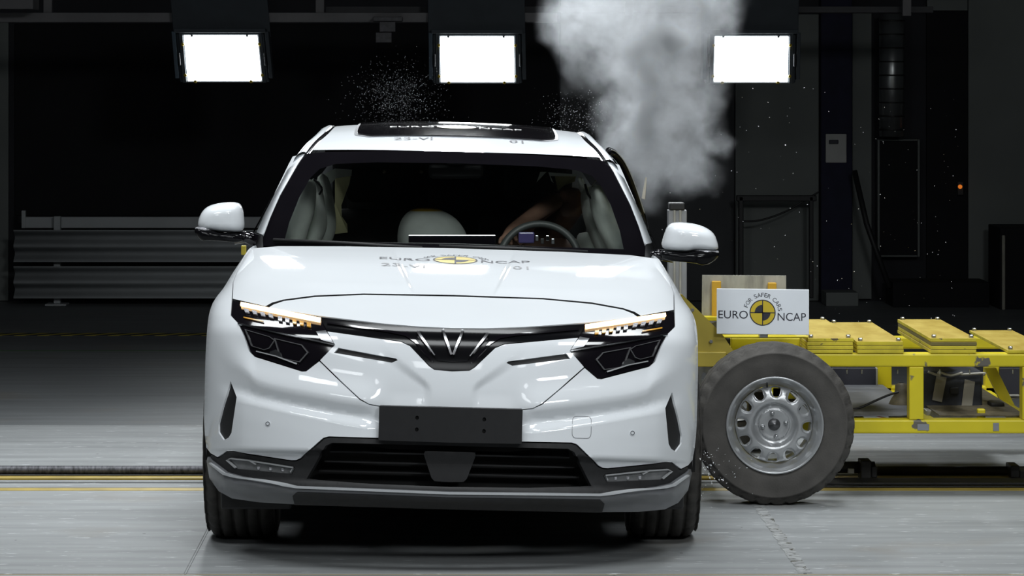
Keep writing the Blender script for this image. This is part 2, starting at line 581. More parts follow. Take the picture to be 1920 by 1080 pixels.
# scar along the joint on the right, patched with filler
V, Fc = [], []
ys = np.linspace(YA + 0.02, 0.98, 46)
for k, y in enumerate(ys):
    w = 0.016 + 0.012 * rng.random()
    V += [(1.275 - w, y, 0.0012), (1.275 + w, y, 0.0012)]
    if k:
        Fc.append((2 * k - 2, 2 * k - 1, 2 * k + 1, 2 * k))
M['filler'] = mat('joint_filler_patch', (0.30, 0.31, 0.31), 0.7, var=0.4, scale=25, chips=(0.07, 0.065, 0.05), chip_scale=22, chip_thr=0.58)
raw('joint_patch', V, Fc, M['filler'], floor)
for xx in xj[1:3]:
    slab('joint_filler', xx - 0.003, xx + 0.003, YA + 0.012, YB, M['floor'], z1=-0.001, parent=floor, bev=0)
tz = box('trim_1', -9, 1.5, GY(629.5), GY(625), 0.0, 0.002, M['hazard'], bev=0, kind='structure', label='yellow and black hazard tape across the dark rear floor', category='floor tape')
tz = box('trim_2', -9, 1.5, GY(658.2), GY(657), 0.0, 0.002, mat('green_line', (0.06, 0.12, 0.05), 0.6, var=0.1), bev=0, kind='structure', label='thin green line painted across the rear floor', category='floor line')

rope = tube('steel_tow_rope', [(x, 1.738, 0.022) for x in np.linspace(-9, 1.0, 40)], 0.020, M['rope'], seg=10,
            label='dark braided steel tow rope lying along the floor track', category='rope')

WY = 11.6
wall = box('wall_back', -9, 11, WY, WY + 0.2, -0.05, 4.2, M['walldark'], bev=0, kind='structure', label='dark rear wall of the crash hall', category='wall')
def wp(px0, px1, py0, py1, m, name='wall_panel', th=0.04, parent=wall, Y=WY, **p):
    a, b = WP(px0, py0, Y), WP(px1, py1, Y)
    return box(name, a.x, b.x, Y - th, Y - 0.002, max(b.z, 0.005), a.z, m, parent, bev=0.004, **p)
wp(-60, 17, 38, 585, M['wallgrey'])
wp(28, 1050, 44, 404, M['black_curtain'], 'black_curtain', 0.02)
wp(1050, 1376, -100, 600, mat('mid_wall', (0.06, 0.062, 0.066), 0.85, var=0.2, scale=2))
wp(1378, 1534, 27, 600, M['wallgrey'])
wp(1536, 1594, -100, 600, mat('navy_column', (0.012, 0.012, 0.035), 0.8, var=0.2), 'column', 0.12)
wp(1597, 1633, 25, 560, M['wallgrey'])
wp(1736, 1812, -100, 600, M['black_curtain'])
wp(1814, 2000, -100, 530, M['wallgrey'])
wp(1736, 1812, 0, 20, M['wallgrey'], 'wall_panel', 0.06)

WD = WY - 0.13
def bg(name, px0, px1, py0, py1, m, label, cat, th=0.05, Y=WD, parent=None, **p):
    a, b = WP(px0, py0, Y), WP(px1, py1, Y)
    pp = dict(label=label, category=cat) if parent is None else {}
    return box(name, a.x, b.x, Y - th, Y, max(b.z, 0.0), a.z, m, parent, bev=0.006, **pp, **p)

nt_ = bg('wall_notice', 1548, 1587, 251, 305, M['paper'], 'small white paper notice fixed to the dark column', 'notice', 0.006)
bg('notice_print', 1554, 1572, 262, 270, M['ink'], '', '', 0.002, WD - 0.0065, nt_)
# duct pipe
t = empty('duct_pipe', WP(1672, 258, WY - 0.25), 'tall shiny metal duct pipe on the right rear wall', 'pipe')
a = WP(1672, 26, WY - 0.25); b = WP(1672, 256, WY - 0.25)
tube('pipe', [a, b], 0.095, mat('duct_metal', (0.30, 0.31, 0.31), 0.3, 0.8, var=0.1), t, 24)
for k in range(9):
    z = b.z + (a.z - b.z) * (k + 0.5) / 9
    V, Fc = lathe([(0.095, -0.006), (0.101, -0.004), (0.101, 0.004), (0.095, 0.006)], 24, (a.x, a.y, z), 'Z')
    raw('seam_ring', V, Fc, M['iron'], t, True)
# framed black panel
t = empty('framed_panel', WP(1683, 482, WY - 0.1), 'tall black panel with a thin pale frame below the duct pipe', 'panel')
bg('panel_sheet', 1647, 1720, 264, 478, M['black_curtain'], '', '', 0.03, WY - 0.1, t)
for (x0, x1, y0, y1) in ((1644, 1648, 261, 481), (1719, 1723, 261, 481), (1648, 1719, 261, 264), (1648, 1719, 478, 481)):
    bg('frame_bar', x0, x1, y0, y1, M['wallgrey'], '', '', 0.05, WY - 0.1, t)
# doorway tube frame
t = empty('tube_frame', WP(1455, 560, WY - 0.3), 'thin black tube frame with a sagging cable before the grey wall', 'frame')
for (x0, x1, y0, y1) in ((1384, 1393, 368, 558), (1516, 1524, 368, 558), (1380, 1530, 366, 377)):
    bg('frame_tube', x0, x1, y0, y1, M['black'], '', '', 0.05, WY - 0.3, t)
pts = [WP(x, y, WY - 0.33) for x, y in ((1393, 415), (1425, 413), (1470, 398), (1510, 375), (1535, 360))]
tube('cable', spline(pts), 0.008, M['cable'], t, 6)
# leaning black pole
tube('leaning_pole', [WP(1602, 320, WY - 0.3), WP(1625, 420, WY - 0.4), WP(1668, 540, WY - 0.55)], 0.022, M['black'], None, 10,
     label='black pole leaning in front of the pale wall strip', category='pole')
# equipment cabinet
t = empty('equipment_cabinet', WP(1890, 600, WY - 0.9), 'black equipment cabinet with a pale edge strip at the far right', 'cabinet')
bg('cabinet_body', 1853, 2010, 420, 590, M['black_curtain'], '', '', 0.5, WY - 0.3, t)
bg('edge_strip', 1878, 1884, 441, 600, mat('edge_strip', (0.3, 0.29, 0.24), 0.6, var=0.1), '', '', 0.02, WY - 0.82, t)
WD = WY - 0.042
t = empty('signal_light', WP(1800, 355, WD), 'tiny orange signal light on the dark wall at right', 'light')
bg('light_base', 1794, 1806, 340, 366, M['black'], '', '', 0.03, WD, t)
V, Fc = lathe([(0.001, -0.03), (0.012, -0.026), (0.016, -0.012), (0.016, 0)], 14, WP(1800, 350, WD - 0.03), 'Y')
raw('light_lens', V, Fc, M['lampred'], t, True)
WD = WY - 0.13
# grey low box row behind trolley
bg('low_cabinet', 1540, 1600, 543, 570, M['wallgrey'], 'low grey box at the foot of the dark column', 'box', 0.3, WY - 0.2)
bg('machine_base', 1660, 1838, 522, 596, M['black_curtain'], 'long low black machine base beneath the framed panel', 'machine', 0.4, WY - 0.2)

# guard rail --------------------------------------------------------
GR = 11.2
t = empty('guard_rail', WP(105, 571, GR), 'white two-tier steel guard rail in front of the rear wall', 'guard rail')
def wbeam(z0, z1):
    xs0, xs1 = WP(28, 0, GR).x, WP(1150, 0, GR).x
    n = 24
    V, Fc = [], []
    for x in (xs0, xs1):
        for back in (0, 1):
            for k in range(n + 1):
                s = k / n
                y = GR - 0.04 - 0.04 * math.cos(s * 4 * math.pi) + (0.012 if back else 0)
                V.append((x, y, z0 + (z1 - z0) * s))
    m_ = n + 1
    for k in range(n):
        Fc += [(k, k + 1, 2 * m_ + k + 1, 2 * m_ + k), (m_ + k, 3 * m_ + k, 3 * m_ + k + 1, m_ + k + 1), (k, m_ + k, m_ + k + 1, k + 1), (2 * m_ + k, 2 * m_ + k + 1, 3 * m_ + k + 1, 3 * m_ + k)]
    for k in (0, n):
        Fc.append((k, 2 * m_ + k, 3 * m_ + k, m_ + k))
    return fixn(raw('rail_beam', V, Fc, M['guard'], t, True))
z = lambda py: WP(0, py, GR).z
wbeam(z(490), z(430))
wbeam(z(558), z(498))
for px in (106, 560, 1010):
    x = WP(px, 0, GR).x
    box('post', x - 0.025, x + 0.025, GR + 0.02, GR + 0.09, 0.012, z(406), M['guard'], t, bev=0.004)
    box('post_foot', x - 0.08, x + 0.08, GR - 0.06, GR + 0.14, 0.0, 0.012, M['guard'], t, bev=0.003)
x0, x1 = WP(37, 0, GR).x, WP(1150, 0, GR).x
box('top_board', x0, x1, GR + 0.1, GR + 0.13, z(429), z(408), M['guard'], t, bev=0.004)
box('board_end', x0, x0 + 0.03, GR + 0.09, GR + 0.14, z(429), z(396), M['guard'], t, bev=0.004)

# overhead gantry and floodlights ------------------------------------
LY = 9.0
gt = empty('light_gantry', WP(600, 30, LY + 0.35), 'grey overhead beam carrying the floodlights below the roof', 'beam')
a, b = WP(-20, 24, LY + 0.4), WP(1045, 42, LY + 0.4)
box('beam', a.x, b.x, LY + 0.35, LY + 0.5, b.z, a.z, M['beam'], gt)
a, b = WP(610, 12, LY + 0.6), WP(1750, 24, LY + 0.6)
box('cable_tray', a.x, b.x, LY + 0.6, LY + 0.8, b.z, a.z, mat('cable_tray', (0.045, 0.045, 0.05), 0.6, var=0.2), gt)
for px in (90, 600, 1180, 1700):
    a = WP(px, 30, LY + 0.42)
    box('hanger', a.x - 0.03, a.x + 0.03, LY + 0.4, LY + 0.45, a.z, 3.4, M['beam'], gt)
a, b = WP(-20, -10, LY), WP(62, 17, LY)
bxx = box('ceiling_box', a.x, b.x, LY, LY + 0.3, b.z, a.z, M['beam'], None, label='grey junction box hanging at the top left corner', category='box')
tt = empty('camera_mount', WP(730, 60, LY + 0.3), 'small dark camera mount hanging under the overhead beam', 'mount')
for (x0, x1, y0, y1) in ((700, 755, 32, 40), (712, 742, 41, 60), (705, 735, 61, 80)):
    a, b = WP(x0, y0, LY + 0.3), WP(x1, y1, LY + 0.3)
    box('mount_block', a.x, b.x, LY + 0.2, LY + 0.33, b.z, a.z, mat('mount_grey', (0.06, 0.058, 0.065), 0.5, var=0.4, scale=30), tt)

def floodlight(cx, cy, lean, label):
    c = WP(cx, cy, LY)
    s = F / (LY + D0)
    e = empty('floodlight', c + Vector((0, 0, -46 / s)), label, 'floodlight', group='floodlights on the overhead beam')
    sh = lean / 87.0
    Mx = Matrix(((1, 0, -sh, 0), (0, 1, 0.35, 0), (0, 0, 1, 0), (0, 0, 0, 1)))
    Mx = Matrix.Translation(c) @ Mx
    def bb(name, x0, x1, y0, y1, z0, z1, m, bev=0.003):
        return box(name, x0 / s, x1 / s, y0, y1, z0 / s, z1 / s, m, e, bev=bev, mtx=Mx)
    bb('housing', -84, 84, 0.03, 0.16, -45, 55, M['lampbody'], 0.01)
    lf = bb('lamp_face', -69, 69, 0.012, 0.028, -42, 43, M['lampon'], 0.002)
    bb('frame_bar', -78, -71, -0.01, 0.03, -46, 46, M['lampbody'])
    bb('frame_bar', 71, 78, -0.01, 0.03, -46, 46, M['lampbody'])
    bb('frame_bar', -78, 78, -0.01, 0.03, 44, 48, M['lampbody'])
    bb('frame_bar', -70, 70, 0.0, 0.03, -45.5, -43, M['satin'])
    bb('side_plate', -91, -84, -0.02, 0.18, -38, 50, mat('lamp_side', (0.07, 0.10, 0.13), 0.5, var=0.1))
    bb('side_plate', 84, 91, -0.02, 0.18, -38, 50, M['lampbody'])
    bb('visor', -86, 86, -0.03, 0.16, 48, 56, M['lampbody'])
    bb('mounting_plate', -92, 92, 0.16, 0.19, 40, 120, M['lampbody'])
    for x in (-80, 80):
        bb('handle', x - 1.5, x + 1.5, -0.03, -0.012, -14, 10, M['satin'])
        for zz in (26, -32):
            V, Fc = lathe([(0.001, -0.03), (0.009, -0.03), (0.011, -0.02), (0.011, 0.0)], 10, (0, 0, 0), 'Y')
            V = [Mx @ Vector((v[0] + (x * 0.9) / s, v[1], v[2] + zz / s)) for v in V]
            raw('knob', V, Fc, M['knob'], e, True)
    for x in (-54, 50):
        V, Fc = lathe([(0.001, -0.03), (0.009, -0.03), (0.011, -0.02), (0.011, 0.0)], 10, (0, 0, 0), 'Y')
        V = [Mx @ Vector((v[0] + x / s, v[1], v[2] - 44 / s)) for v in V]
        raw('knob', V, Fc, M['knob'], e, True)
        bb('clip', x - 2, x + 2, -0.006, 0.012, 40, 45, M['lampbody'], 0.001)
    return e
floodlight(417, 109, 10, 'lit white floodlight nearest the left edge of the picture')
floodlight(895, 111, 1, 'lit white floodlight hanging directly above the car roof')
floodlight(1409, 111, -5, 'lit white floodlight to the right of the smoke plume')

# ================================================================== the car
car = empty('car', (0, 0, 0), 'white electric crossover car struck from its side by the yellow trolley', 'car')
RA = math.radians(1.45)
CR, SR = math.cos(RA), math.sin(RA)
def roll(A):
    A = np.asarray(A, float)
    x, y, zz = A[..., 0], A[..., 1], A[..., 2] - 0.95
    return np.stack([x * CR + zz * SR + 0.004, y, -x * SR + zz * CR + 0.95], -1)

# centre-line profile of hood and nose: (Y, z)
prof = [(0.62, 1.108), (0.42, 1.096), (0.2, 1.0825), (-0.1, 1.052), (-0.45, 0.985), (-0.68, 0.928), (-0.79, 0.890), (-0.85, 0.855), (-0.885, 0.80), (-0.912, 0.72),
        (-0.928, 0.62), (-0.935, 0.50), (-0.945, 0.40), (-0.95, 0.30), (-0.945, 0.26), (-0.91, 0.225), (-0.86, 0.20)]
pv = [PY + (H - zz) * F / (y + D0) for y, zz in prof]
Yc = pchip(pv, [p[0] for p in prof])
sil = [(440, 360), (469, 371), (472, 380), (486, 391), (500, 400), (522, 414), (551, 431), (570, 445), (583, 452), (607, 458), (639, 460.5), (702, 462), (777, 462), (827, 459.5), (851, 456), (880, 455), (960, 454)]
Wf = pchip([p[0] for p in sil], [p[1] for p in sil])
Ye = pchip([440, 470, 500, 551, 583, 607, 640, 702, 960], [0.8, 0.62, 0.40, 0.05, -0.17, -0.28, -0.38, -0.43, -0.43])
nf = pchip([440, 470, 560, 640, 700, 960], [5.0, 5.0, 3.6, 2.7, 2.35, 2.3])
c1 = pchip([100, 135, 170, 273, 365, 385, 420], [764, 763, 760, 745, 726, 708, 690])
c2 = pchip([100, 135, 273, 395, 440], [806, 804, 783, 759, 752])

def yfront(s, v):
    s, v = np.asarray(s, float), np.asarray(v, float)
    u = np.abs(s)
    t = np.clip(u / Wf(v), 0, 1) * 0.9985
    n = nf(v)
    yc = Yc(v)
    Y = yc + (Ye(v) - yc) * (1 - (1 - t ** n) ** (1 / n))
    # wing creases of the bumper
    a, b = c1(u), c2(u)
    dl = np.zeros_like(Y)
    for o in (-7.0, -3.5, 0.0, 3.5, 7.0):
        w = v + o
        d1 = np.where(w < a, -0.030 * sst((w - (a - 60)) / 60) ** 1.2, 0)
        mid = a + (b - a) * 0.72
        d2 = np.where((w >= a) & (w < mid), -0.030 * (1 - (w - a) / (mid - a)), 0)
        d3 = np.where((w >= mid) & (w < b), -0.030 * ((w - mid) / (b - mid)), 0)
        d4 = np.where(w >= b, -0.030 - 0.004 * sst((w - b) / 40), 0)
        dl = dl + (d1 + d2 + d3 + d4) / 5
    fade = sst((u - 110) / 60) * (1 - sst((u - 385) / 60))
    low = sst((v - 850) / 12)
    Y = Y + dl * fade * (1 - low) + low * 0.012 * (1 - sst((v - 905) / 14))
    # bonnet creases
    lx = 104 - (v - 490) * 0.5
    Y = Y - 0.022 * sst((u - lx + 3) / 7) * sst((v - 468) / 22) * (1 - sst((v - 535) / 25)) * (1 - sst((u - 230) / 150))
    # nose facets under the slots
    ln = 692 + (90 - u) * 0.72
    dd = (v - ln)
    Y = Y + 0.012 * sst((dd + 6 + u * 0.08) / (12 + u * 0.16)) * sst((u - 34) / 20) * (1 - sst((u - 92) / 55)) * (1 - sst((v - 735) / 45))
    return Y

def fF(s, v, dy=0.0):
    Y = yfront(s, v) + dy
    d = Y + D0
    return roll(np.stack([np.asarray(s, float) * d / F, Y, H - (np.asarray(v, float) - PY) * d / F], -1))

def sym(half):
    """half outline (u,v) from centre top round to centre bottom -> closed symmetric outline"""
    return [(u, v) for u, v in half] + [(-u, v) for u, v in half[::-1] if u != 0]
def side(h, sg):
    return [(sg * u, v) for u, v in h]
crpts = np.array([(sg * u, float(c(u)) + o) for u in np.arange(112, 440, 5) for c in (c1, c2) for o in (-15, -11, -8, -5, -2.5, 0, 2.5, 5, 8, 12) for sg in (-1, 1)])
edgepts = np.array([(sg * Wf(v) * k, v) for v in np.arange(474, 866, 9) for k in (0.995, 0.982, 0.96, 0.93) for sg in (-1, 1)])
silp = lambda v0, v1, n: [(float(Wf(v)), float(v)) for v in np.linspace(v0, v1, n)]

hood_half = [(0, 465.5), (200, 467), (330, 470), (380, 475.5), (391, 490), (403, 513), (412.5, 540), (413.5, 570.5), (352, 583), (340, 576), (318, 569.5), (260, 560.5), (168, 554.5), (0, 553)]
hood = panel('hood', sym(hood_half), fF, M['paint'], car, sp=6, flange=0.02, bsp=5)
hood.data.materials.append(M['black'])                       # edge faces coloured black for the shade in the bonnet gap
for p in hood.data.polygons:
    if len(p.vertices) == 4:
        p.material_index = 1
nose_half = [(0, 556), (168, 557.2), (260, 563.5), (318, 572.5), (337, 579.5), (347, 586), (250, 598.5), (130, 610), (60, 614), (0, 615)]
panel('nose_panel', sym(nose_half), fF, M['paint'], car, sp=7, flange=0.02, bsp=5)
slot = [(222, 667), (214, 657.5), (105, 675), (102, 678), (113, 683)]
chin_half = [(0, 696.5), (33, 694.5), (43, 688), (80, 651), (97, 643.5), (235, 627.5), (220, 652), (247.5, 682), (205, 721.5), (170, 752.5), (153, 761.5), (134, 764), (0, 764)]
panel('front_panel', sym(chin_half), fF, M['paint'], car, holes=[side(slot, 1), side(slot, -1)], sp=4.5, flange=0.02, bsp=4)
vent = [(414, 725), (402, 755), (410, 822), (415, 831), (424, 836.5), (434, 822), (434.5, 806), (428, 776)]
bump_half = [(0, 766), (134, 766), (153.5, 763.5), (171, 754.5), (206, 723.5), (249, 684), (273, 703.5), (281, 704), (370, 678.5), (381, 668.5), (396, 631), (402, 617), (417, 602)] + \
    silp(641, 851, 26) + [(448, 861), (435, 868), (426, 862), (418, 856.5), (405, 856), (380, 860), (296, 870.5), (288, 870), (280, 866), (248, 836), (238, 827), (228, 824), (0, 825)]
bumper = panel('front_bumper', sym(bump_half), fF, M['paint'], car, holes=[side(vent, 1), side(vent, -1)], sp=6, flange=0.02, bsp=4, extra=np.vstack([edgepts, crpts]))
for sg in (1, -1):
    fen = [(371.5, 469.5)] + silp(471, 641, 26) + [(417, 602), (415.5, 572), (414.5, 540), (405, 513), (393, 489), (383, 475)]
    panel('fender', side(fen, sg), fF, M['paint'], car, sp=7, flange=0.02, bsp=4, extra=edgepts)
    panel('air_curtain', side(vent, sg), lambda s, v: fF(s, v, 0.014), M['black'], car, sp=10, flange=0)
    panel('hood_slot', side(slot, sg), lambda s, v: fF(s, v, 0.012), M['black'], car, sp=10, flange=0)
# black backing sheet added to keep light out of the panel gaps
back = [(0, 480), (370, 486), (404, 545), (440, 640), (446, 700), (446, 840), (430, 858), (300, 862), (240, 820), (0, 818)]
panel('added_gap_backing', sym(back), lambda s, v: fF(s, v, 0.075), M['void'], car, sp=14, flange=0)

# grille bar with the V
bar_half = [(0, 616.5), (60, 615.5), (130, 611), (250, 600), (236, 625.5), (97, 641.5), (80, 649), (42, 686.5), (33, 693), (0, 695)]
gb = panel('grille_bar', sym(bar_half), fF, M['piano'], car, sp=6, off=-0.002, flange=0.02, bsp=4)
inner = [(0, 621), (68, 621), (28, 677), (0, 679)]
panel('grille_recess', sym(inner), lambda s, v: fF(s, v, -0.003), M['piano'], gb, sp=10, flange=0)
def ribbon(name, pts, w, m, parent, off=0.008, flange=0.008, fm=None):
    """a narrow raised strip along (s,v) points"""
    fm = fm or fF
    P = [np.array(p, float) for p in pts]
    L, R = [], []
    for i in range(len(P)):
        t = P[min(i + 1, len(P) - 1)] - P[max(i - 1, 0)]
        t /= np.linalg.norm(t)
        nn = np.array([-t[1], t[0]])
        ww = w[i] if isinstance(w, (list, tuple)) else w
        L.append(tuple(P[i] + nn * ww / 2)); R.append(tuple(P[i] - nn * ww / 2))
    return panel(name, L + R[::-1], fm, m, parent, sp=8, off=off, flange=flange, bsp=4)
M['lampgrey'] = mat('lamp_bezel_grey', (0.10, 0.10, 0.105), 0.25, 0.2, var=0.1)
M['darkchrome'] = mat('smoked_chrome', (0.55, 0.55, 0.57), 0.2, 1.0, var=0.1)
for sg in (1, -1):
    ribbon('emblem_arm', [(sg * 19, 624), (sg * 1.5, 667)], [4.5, 4], M['darkchrome'], gb, off=0.016, flange=0.014)
    ribbon('wing_accent', [(sg * 66, 626), (sg * 33, 668)], [5, 2], M['darkchrome'], gb, off=0.010, flange=0.010)
    ribbon('bar_ridge', [(sg * 236, 612), (sg * 120, 625), (sg * 88, 630), (sg * 70, 642), (sg * 36, 680)], [3, 4, 6, 5, 3], M['gloss'], gb, off=0.003, flange=0.002)

# headlights
for sg in (1, -1):
    S = lambda h: side(h, sg)
    led = [(414.5, 573), (350, 585.8), (251, 599.5), (237, 626), (220.5, 651), (300, 635), (403, 614.5), (413, 606), (416.5, 600)]
    hl = panel('headlight', S(led), fF, M['gloss'], car, sp=7, off=-0.002, flange=0.02, bsp=4)
    ribbon('light_bar', S([(398, 582), (330, 594.5), (248, 608.5)]), [6, 7, 7], M['amber'], hl, off=0.007, flange=0.006)
    for i in range(4):
        u0, v0 = 392 - i * 15, 590.5 + i * 2.7
        panel('lens_cell', S([(u0, v0), (u0 - 9, v0 + 1.6), (u0 - 11, v0 + 8), (u0 - 3, v0 + 7)]), fF, M['lens'], hl, sp=5, off=0.006, flange=0.005)
    for i in range(5):
        u0, v0 = 328 - i * 13.5, 603 + i * 2.5
        panel('lens_cell', S([(u0, v0), (u0 - 8, v0 + 1.5), (u0 - 8, v0 + 9), (u0 - 1, v0 + 8)]), fF, M['ambdim'] if i in (2, 3, 4) else M['lens'], hl, sp=5, off=0.006, flange=0.005)
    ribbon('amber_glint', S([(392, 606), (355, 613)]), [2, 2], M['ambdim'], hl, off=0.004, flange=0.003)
    panel('chrome_wedge', S([(256, 629), (238, 626.5), (222, 650), (246, 644)]), fF, M['satin'], hl, sp=6, off=0.004, flange=0.004)
    ribbon('chrome_edge', S([(402, 618.5), (330, 633), (221, 652.5)]), [2, 2.5, 3], M['chrome'], hl, off=0.006, flange=0.006)
    low = [(400, 620), (300, 638), (220, 654.5), (272, 701), (280, 702), (369, 676.5), (379, 667), (394, 631)]
    ll = panel('lower_headlight', S(low), fF, M['gloss'], car, sp=7, off=-0.003, flange=0.02, bsp=4)
    pr1 = [(386, 630), (343, 641), (334, 647), (343, 661), (352, 664), (374, 658)]
    pr2 = [(331, 645), (283, 655), (272, 668), (286, 685), (315, 680), (322, 674)]
    for pr in (pr1, pr2):
        c = np.mean(pr, 0)
        ring = [tuple(c + (np.array(p) - c) * 1.10) for p in pr]
        panel('projector_rim', S(ring), fF, M['lampgrey'], ll, holes=[S(pr)], sp=9, off=0.005, flange=0.006, bsp=5)
        panel('projector_lens', S(pr), lambda s, v: fF(s, v, 0.0), M['gloss'], ll, sp=9, off=0.001, flange=0)
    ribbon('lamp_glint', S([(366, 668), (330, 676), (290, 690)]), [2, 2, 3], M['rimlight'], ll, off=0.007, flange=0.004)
    panel('lamp_bridge', S([(340, 668), (330, 664), (321, 670), (318, 680), (342, 674)]), fF, M['satin'], ll, sp=6, off=0.006, flange=0.004)

# lower air intake frame
frame_half = [(0, 827), (226, 826), (236, 828.5), (246, 838), (279, 868.5), (288, 872.5), (296, 873), (380, 862.5), (405, 858.5), (418, 859), (426, 864.5), (435, 870.5), (449, 864), (449, 876), (420, 897), (393, 904), (283, 919), (0, 923)]
intake = [(0, 836), (222, 836), (234, 842), (268, 905), (150, 910), (0, 912)]
fogo = [(420, 873), (410, 868), (373, 870.5), (293, 881.5), (290, 886), (296, 896.5), (320, 895), (400, 889.5)]
fr = panel('bumper_frame', sym(frame_half), fF, M['grain'], car, holes=[sym(intake), side(fogo, 1), side(fogo, -1)], sp=8, off=-0.004, flange=0.03, bsp=4)
panel('grille_back', sym([(0, 834), (232, 834), (275, 910), (0, 914)]), lambda s, v: fF(s, v, 0.13), M['void'], car, sp=16, flange=0)
for v0 in (853, 871, 889):
    ribbon('grille_slat', [(-(215 + (v0 - 836) * 0.55), v0), (-110, v0), (0, v0), (110, v0), (215 + (v0 - 836) * 0.55, v0)], 3.0, M['black'], car, off=0, flange=0.03, fm=lambda s, v: fF(s, v, 0.07))
panel('radar_cover', chaikin(sym([(0, 847), (46, 847), (49, 853), (31, 903), (0, 904)]), 1, 0.12), lambda s, v: fF(s, v, 0.02), M['plate'], car, sp=10, flange=0.03)
for sg in (1, -1):
    fo = panel('fog_lamp', side(fogo, sg), lambda s, v: fF(s, v, 0.012), M['fog'], car, sp=7, flange=0)
    ribbon('fog_lamp_rim', side([(400, 887.5), (417, 873), (409, 870), (374, 873), (362, 880)], sg), 2.4, M['rimlight'], fo, off=0.004, flange=0.008)
    ribbon('fog_lamp_rim', side([(370, 874), (330, 879), (293, 884), (297, 893)], sg), 2.4, M['rimlight'], fo, off=0.004, flange=0.008)
    for i in range(3):
        u0 = 362 - i * 23
        panel('fog_led', side([(u0, 884 + i), (u0 - 4, 884.6 + i), (u0 - 4, 890 + i), (u0, 889.5 + i)], sg), fF, M['lens'], fo, sp=4, off=-0.006, flange=0.004)
# skid lip
lip_half = [(0, 922), (283, 918), (393, 903), (420, 896), (448, 874.5), (453, 868), (455, 876), (449, 908), (431, 932), (406, 945), (355, 951), (290, 953), (0, 954)]
def fLip(s, v):
    u = np.abs(s)
    top = np.interp(u, [0, 283, 393, 420, 448, 456], [921, 917, 902, 895, 874, 866])
    k = np.clip((v - top) / 34, 0, 1)
    return fF(s, v, -0.018 + 0.012 * (k - 0.2) ** 2 + 0.05 * sst((k - 0.35) / 0.65) - 0.0)
M['strip'] = mat('bright_strip', (0.62, 0.64, 0.66), 0.25, 0.3, var=0.05)
lip = panel('skid_plate', sym(lip_half), fLip, M['lip'], car, sp=7, flange=0.03, bsp=4)
top_h = [(0, 922), (283, 918), (393, 903), (420, 896), (446, 877)]
ribbon('chrome_strip', [(-u, v + 2.5) for u, v in top_h[::-1]][:-1] + [(u, v + 2.5) for u, v in top_h], [2, 4, 5, 4, 4, 4, 5, 4, 2], M['strip'], lip, off=0.010, flange=0.012, fm=fLip)
panel('skid_centre', sym([(0, 933), (284, 930), (292, 937), (288, 953), (0, 954)]), fLip, M['grain'], lip, sp=9, off=0.003, flange=0.004, bsp=5)
# plate holder
def fPl(s, v):
    A = fF(s, v)
    y = float(yfront(0, 800)) - 0.030 + 0.00004 * (np.abs(s) / 10) ** 2
    d = y + D0
    return roll(np.stack([np.asarray(s, float) * d / F, y + 0 * np.asarray(v, float), H - (np.asarray(v, float) - PY) * d / F], -1))
hol = []
for u in (63, -63):
    for vv in (785, 807):
        hol.append([(u + 3.6 * math.cos(k * math.pi / 4), vv + 4.2 * math.sin(k * math.pi / 4)) for k in range(8)])
pl = panel('plate_holder', chaikin(sym([(0, 764.5), (134.5, 764.5), (134.5, 829), (0, 830)]), 1, 0.01), fPl, M['plate'], car, holes=hol, sp=14, flange=0.03)
for h in hol:
    c = np.mean(h, 0)
    panel('screw_hole', [tuple(c + (np.array(p) - c) * 1.1) for p in h], fPl, M['void'], pl, sp=9, off=-0.008, flange=0)
# parking sensors, tow-eye cover
def circ(cx, cy, r, n=16):
    return [(cx + r * math.cos(2 * math.pi * k / n), cy + r * math.sin(2 * math.pi * k / n)) for k in range(n)]
for s in (-342, 341):
    ps = panel('parking_sensor', circ(s, 803, 5), fF, M['paint'], bumper, sp=9, off=0.002, flange=0.004)
    panel('sensor_ring', circ(s, 803, 3.9), fF, M['ink'], bumper, holes=[circ(s, 803, 2.9)], sp=9, off=0.003, flange=0)
tc_ = chaikin([(228, 774), (264, 774), (264, 816), (228, 816)], 3, 0.13)
cc = np.mean(tc_, 0)
panel('tow_eye_gap', tc_, fF, M['ink'], bumper, holes=[[tuple(cc + (np.array(p) - cc) * 0.965) for p in tc_][k] for k in range(len(tc_))] and [[tuple(cc + (np.array(p) - cc) * np.array([0.965, 0.97])) for p in tc_]], sp=9, off=0.0008, flange=0)

# ------------------------------------------------ windscreen and pillars
Ywc = pchip([225, 284, 340, 400, 465, 480], [1.5, 1.20, 0.96, 0.73, 0.49, 0.44])
Wg = pchip([280, 292, 315, 374, 456, 475], [279, 284, 296, 328, 360, 366])
def fW(s, v, dy=0.0):
    s, v = np.asarray(s, float), np.asarray(v, float)
    t = np.abs(s) / Wg(v)
    a = np.interp(v, [284, 465], [0.13, 0.22])
    Y = Ywc(v) + a * t ** 2.2 + 6.0 * np.clip(t - 1, 0, 1) ** 1.5 + dy
    d = Y + D0
    return roll(np.stack([s * d / F, Y, H - (v - PY) * d / F], -1))
ws_half = [(0, 284.5), (150, 287), (240, 291), (272, 294), (283, 296), (296, 315), (328, 374), (345, 415), (359, 456), (358, 470), (200, 468.5), (0, 467)]
frit_in = [(0, 306), (150, 308), (225, 313), (255, 323), (272, 340), (292, 377), (310, 425), (318, 459), (200, 458.5), (0, 457.5)]
ws = panel('windscreen', sym(ws_half), fW, M['glass'], car, sp=14, flange=0, bsp=8)
panel('windscreen_border', sym(ws_half), lambda s, v: fW(s, v, 0.004), M['gloss'], ws, holes=[sym(frit_in)], sp=12, flange=0, bsp=6)
pil_in = [(359.5, 449), (345.5, 414), (328.5, 374), (296.5, 315), (284, 296)]
pil_out = [(306, 301), (313, 315), (340, 374), (358, 414), (371, 445)]
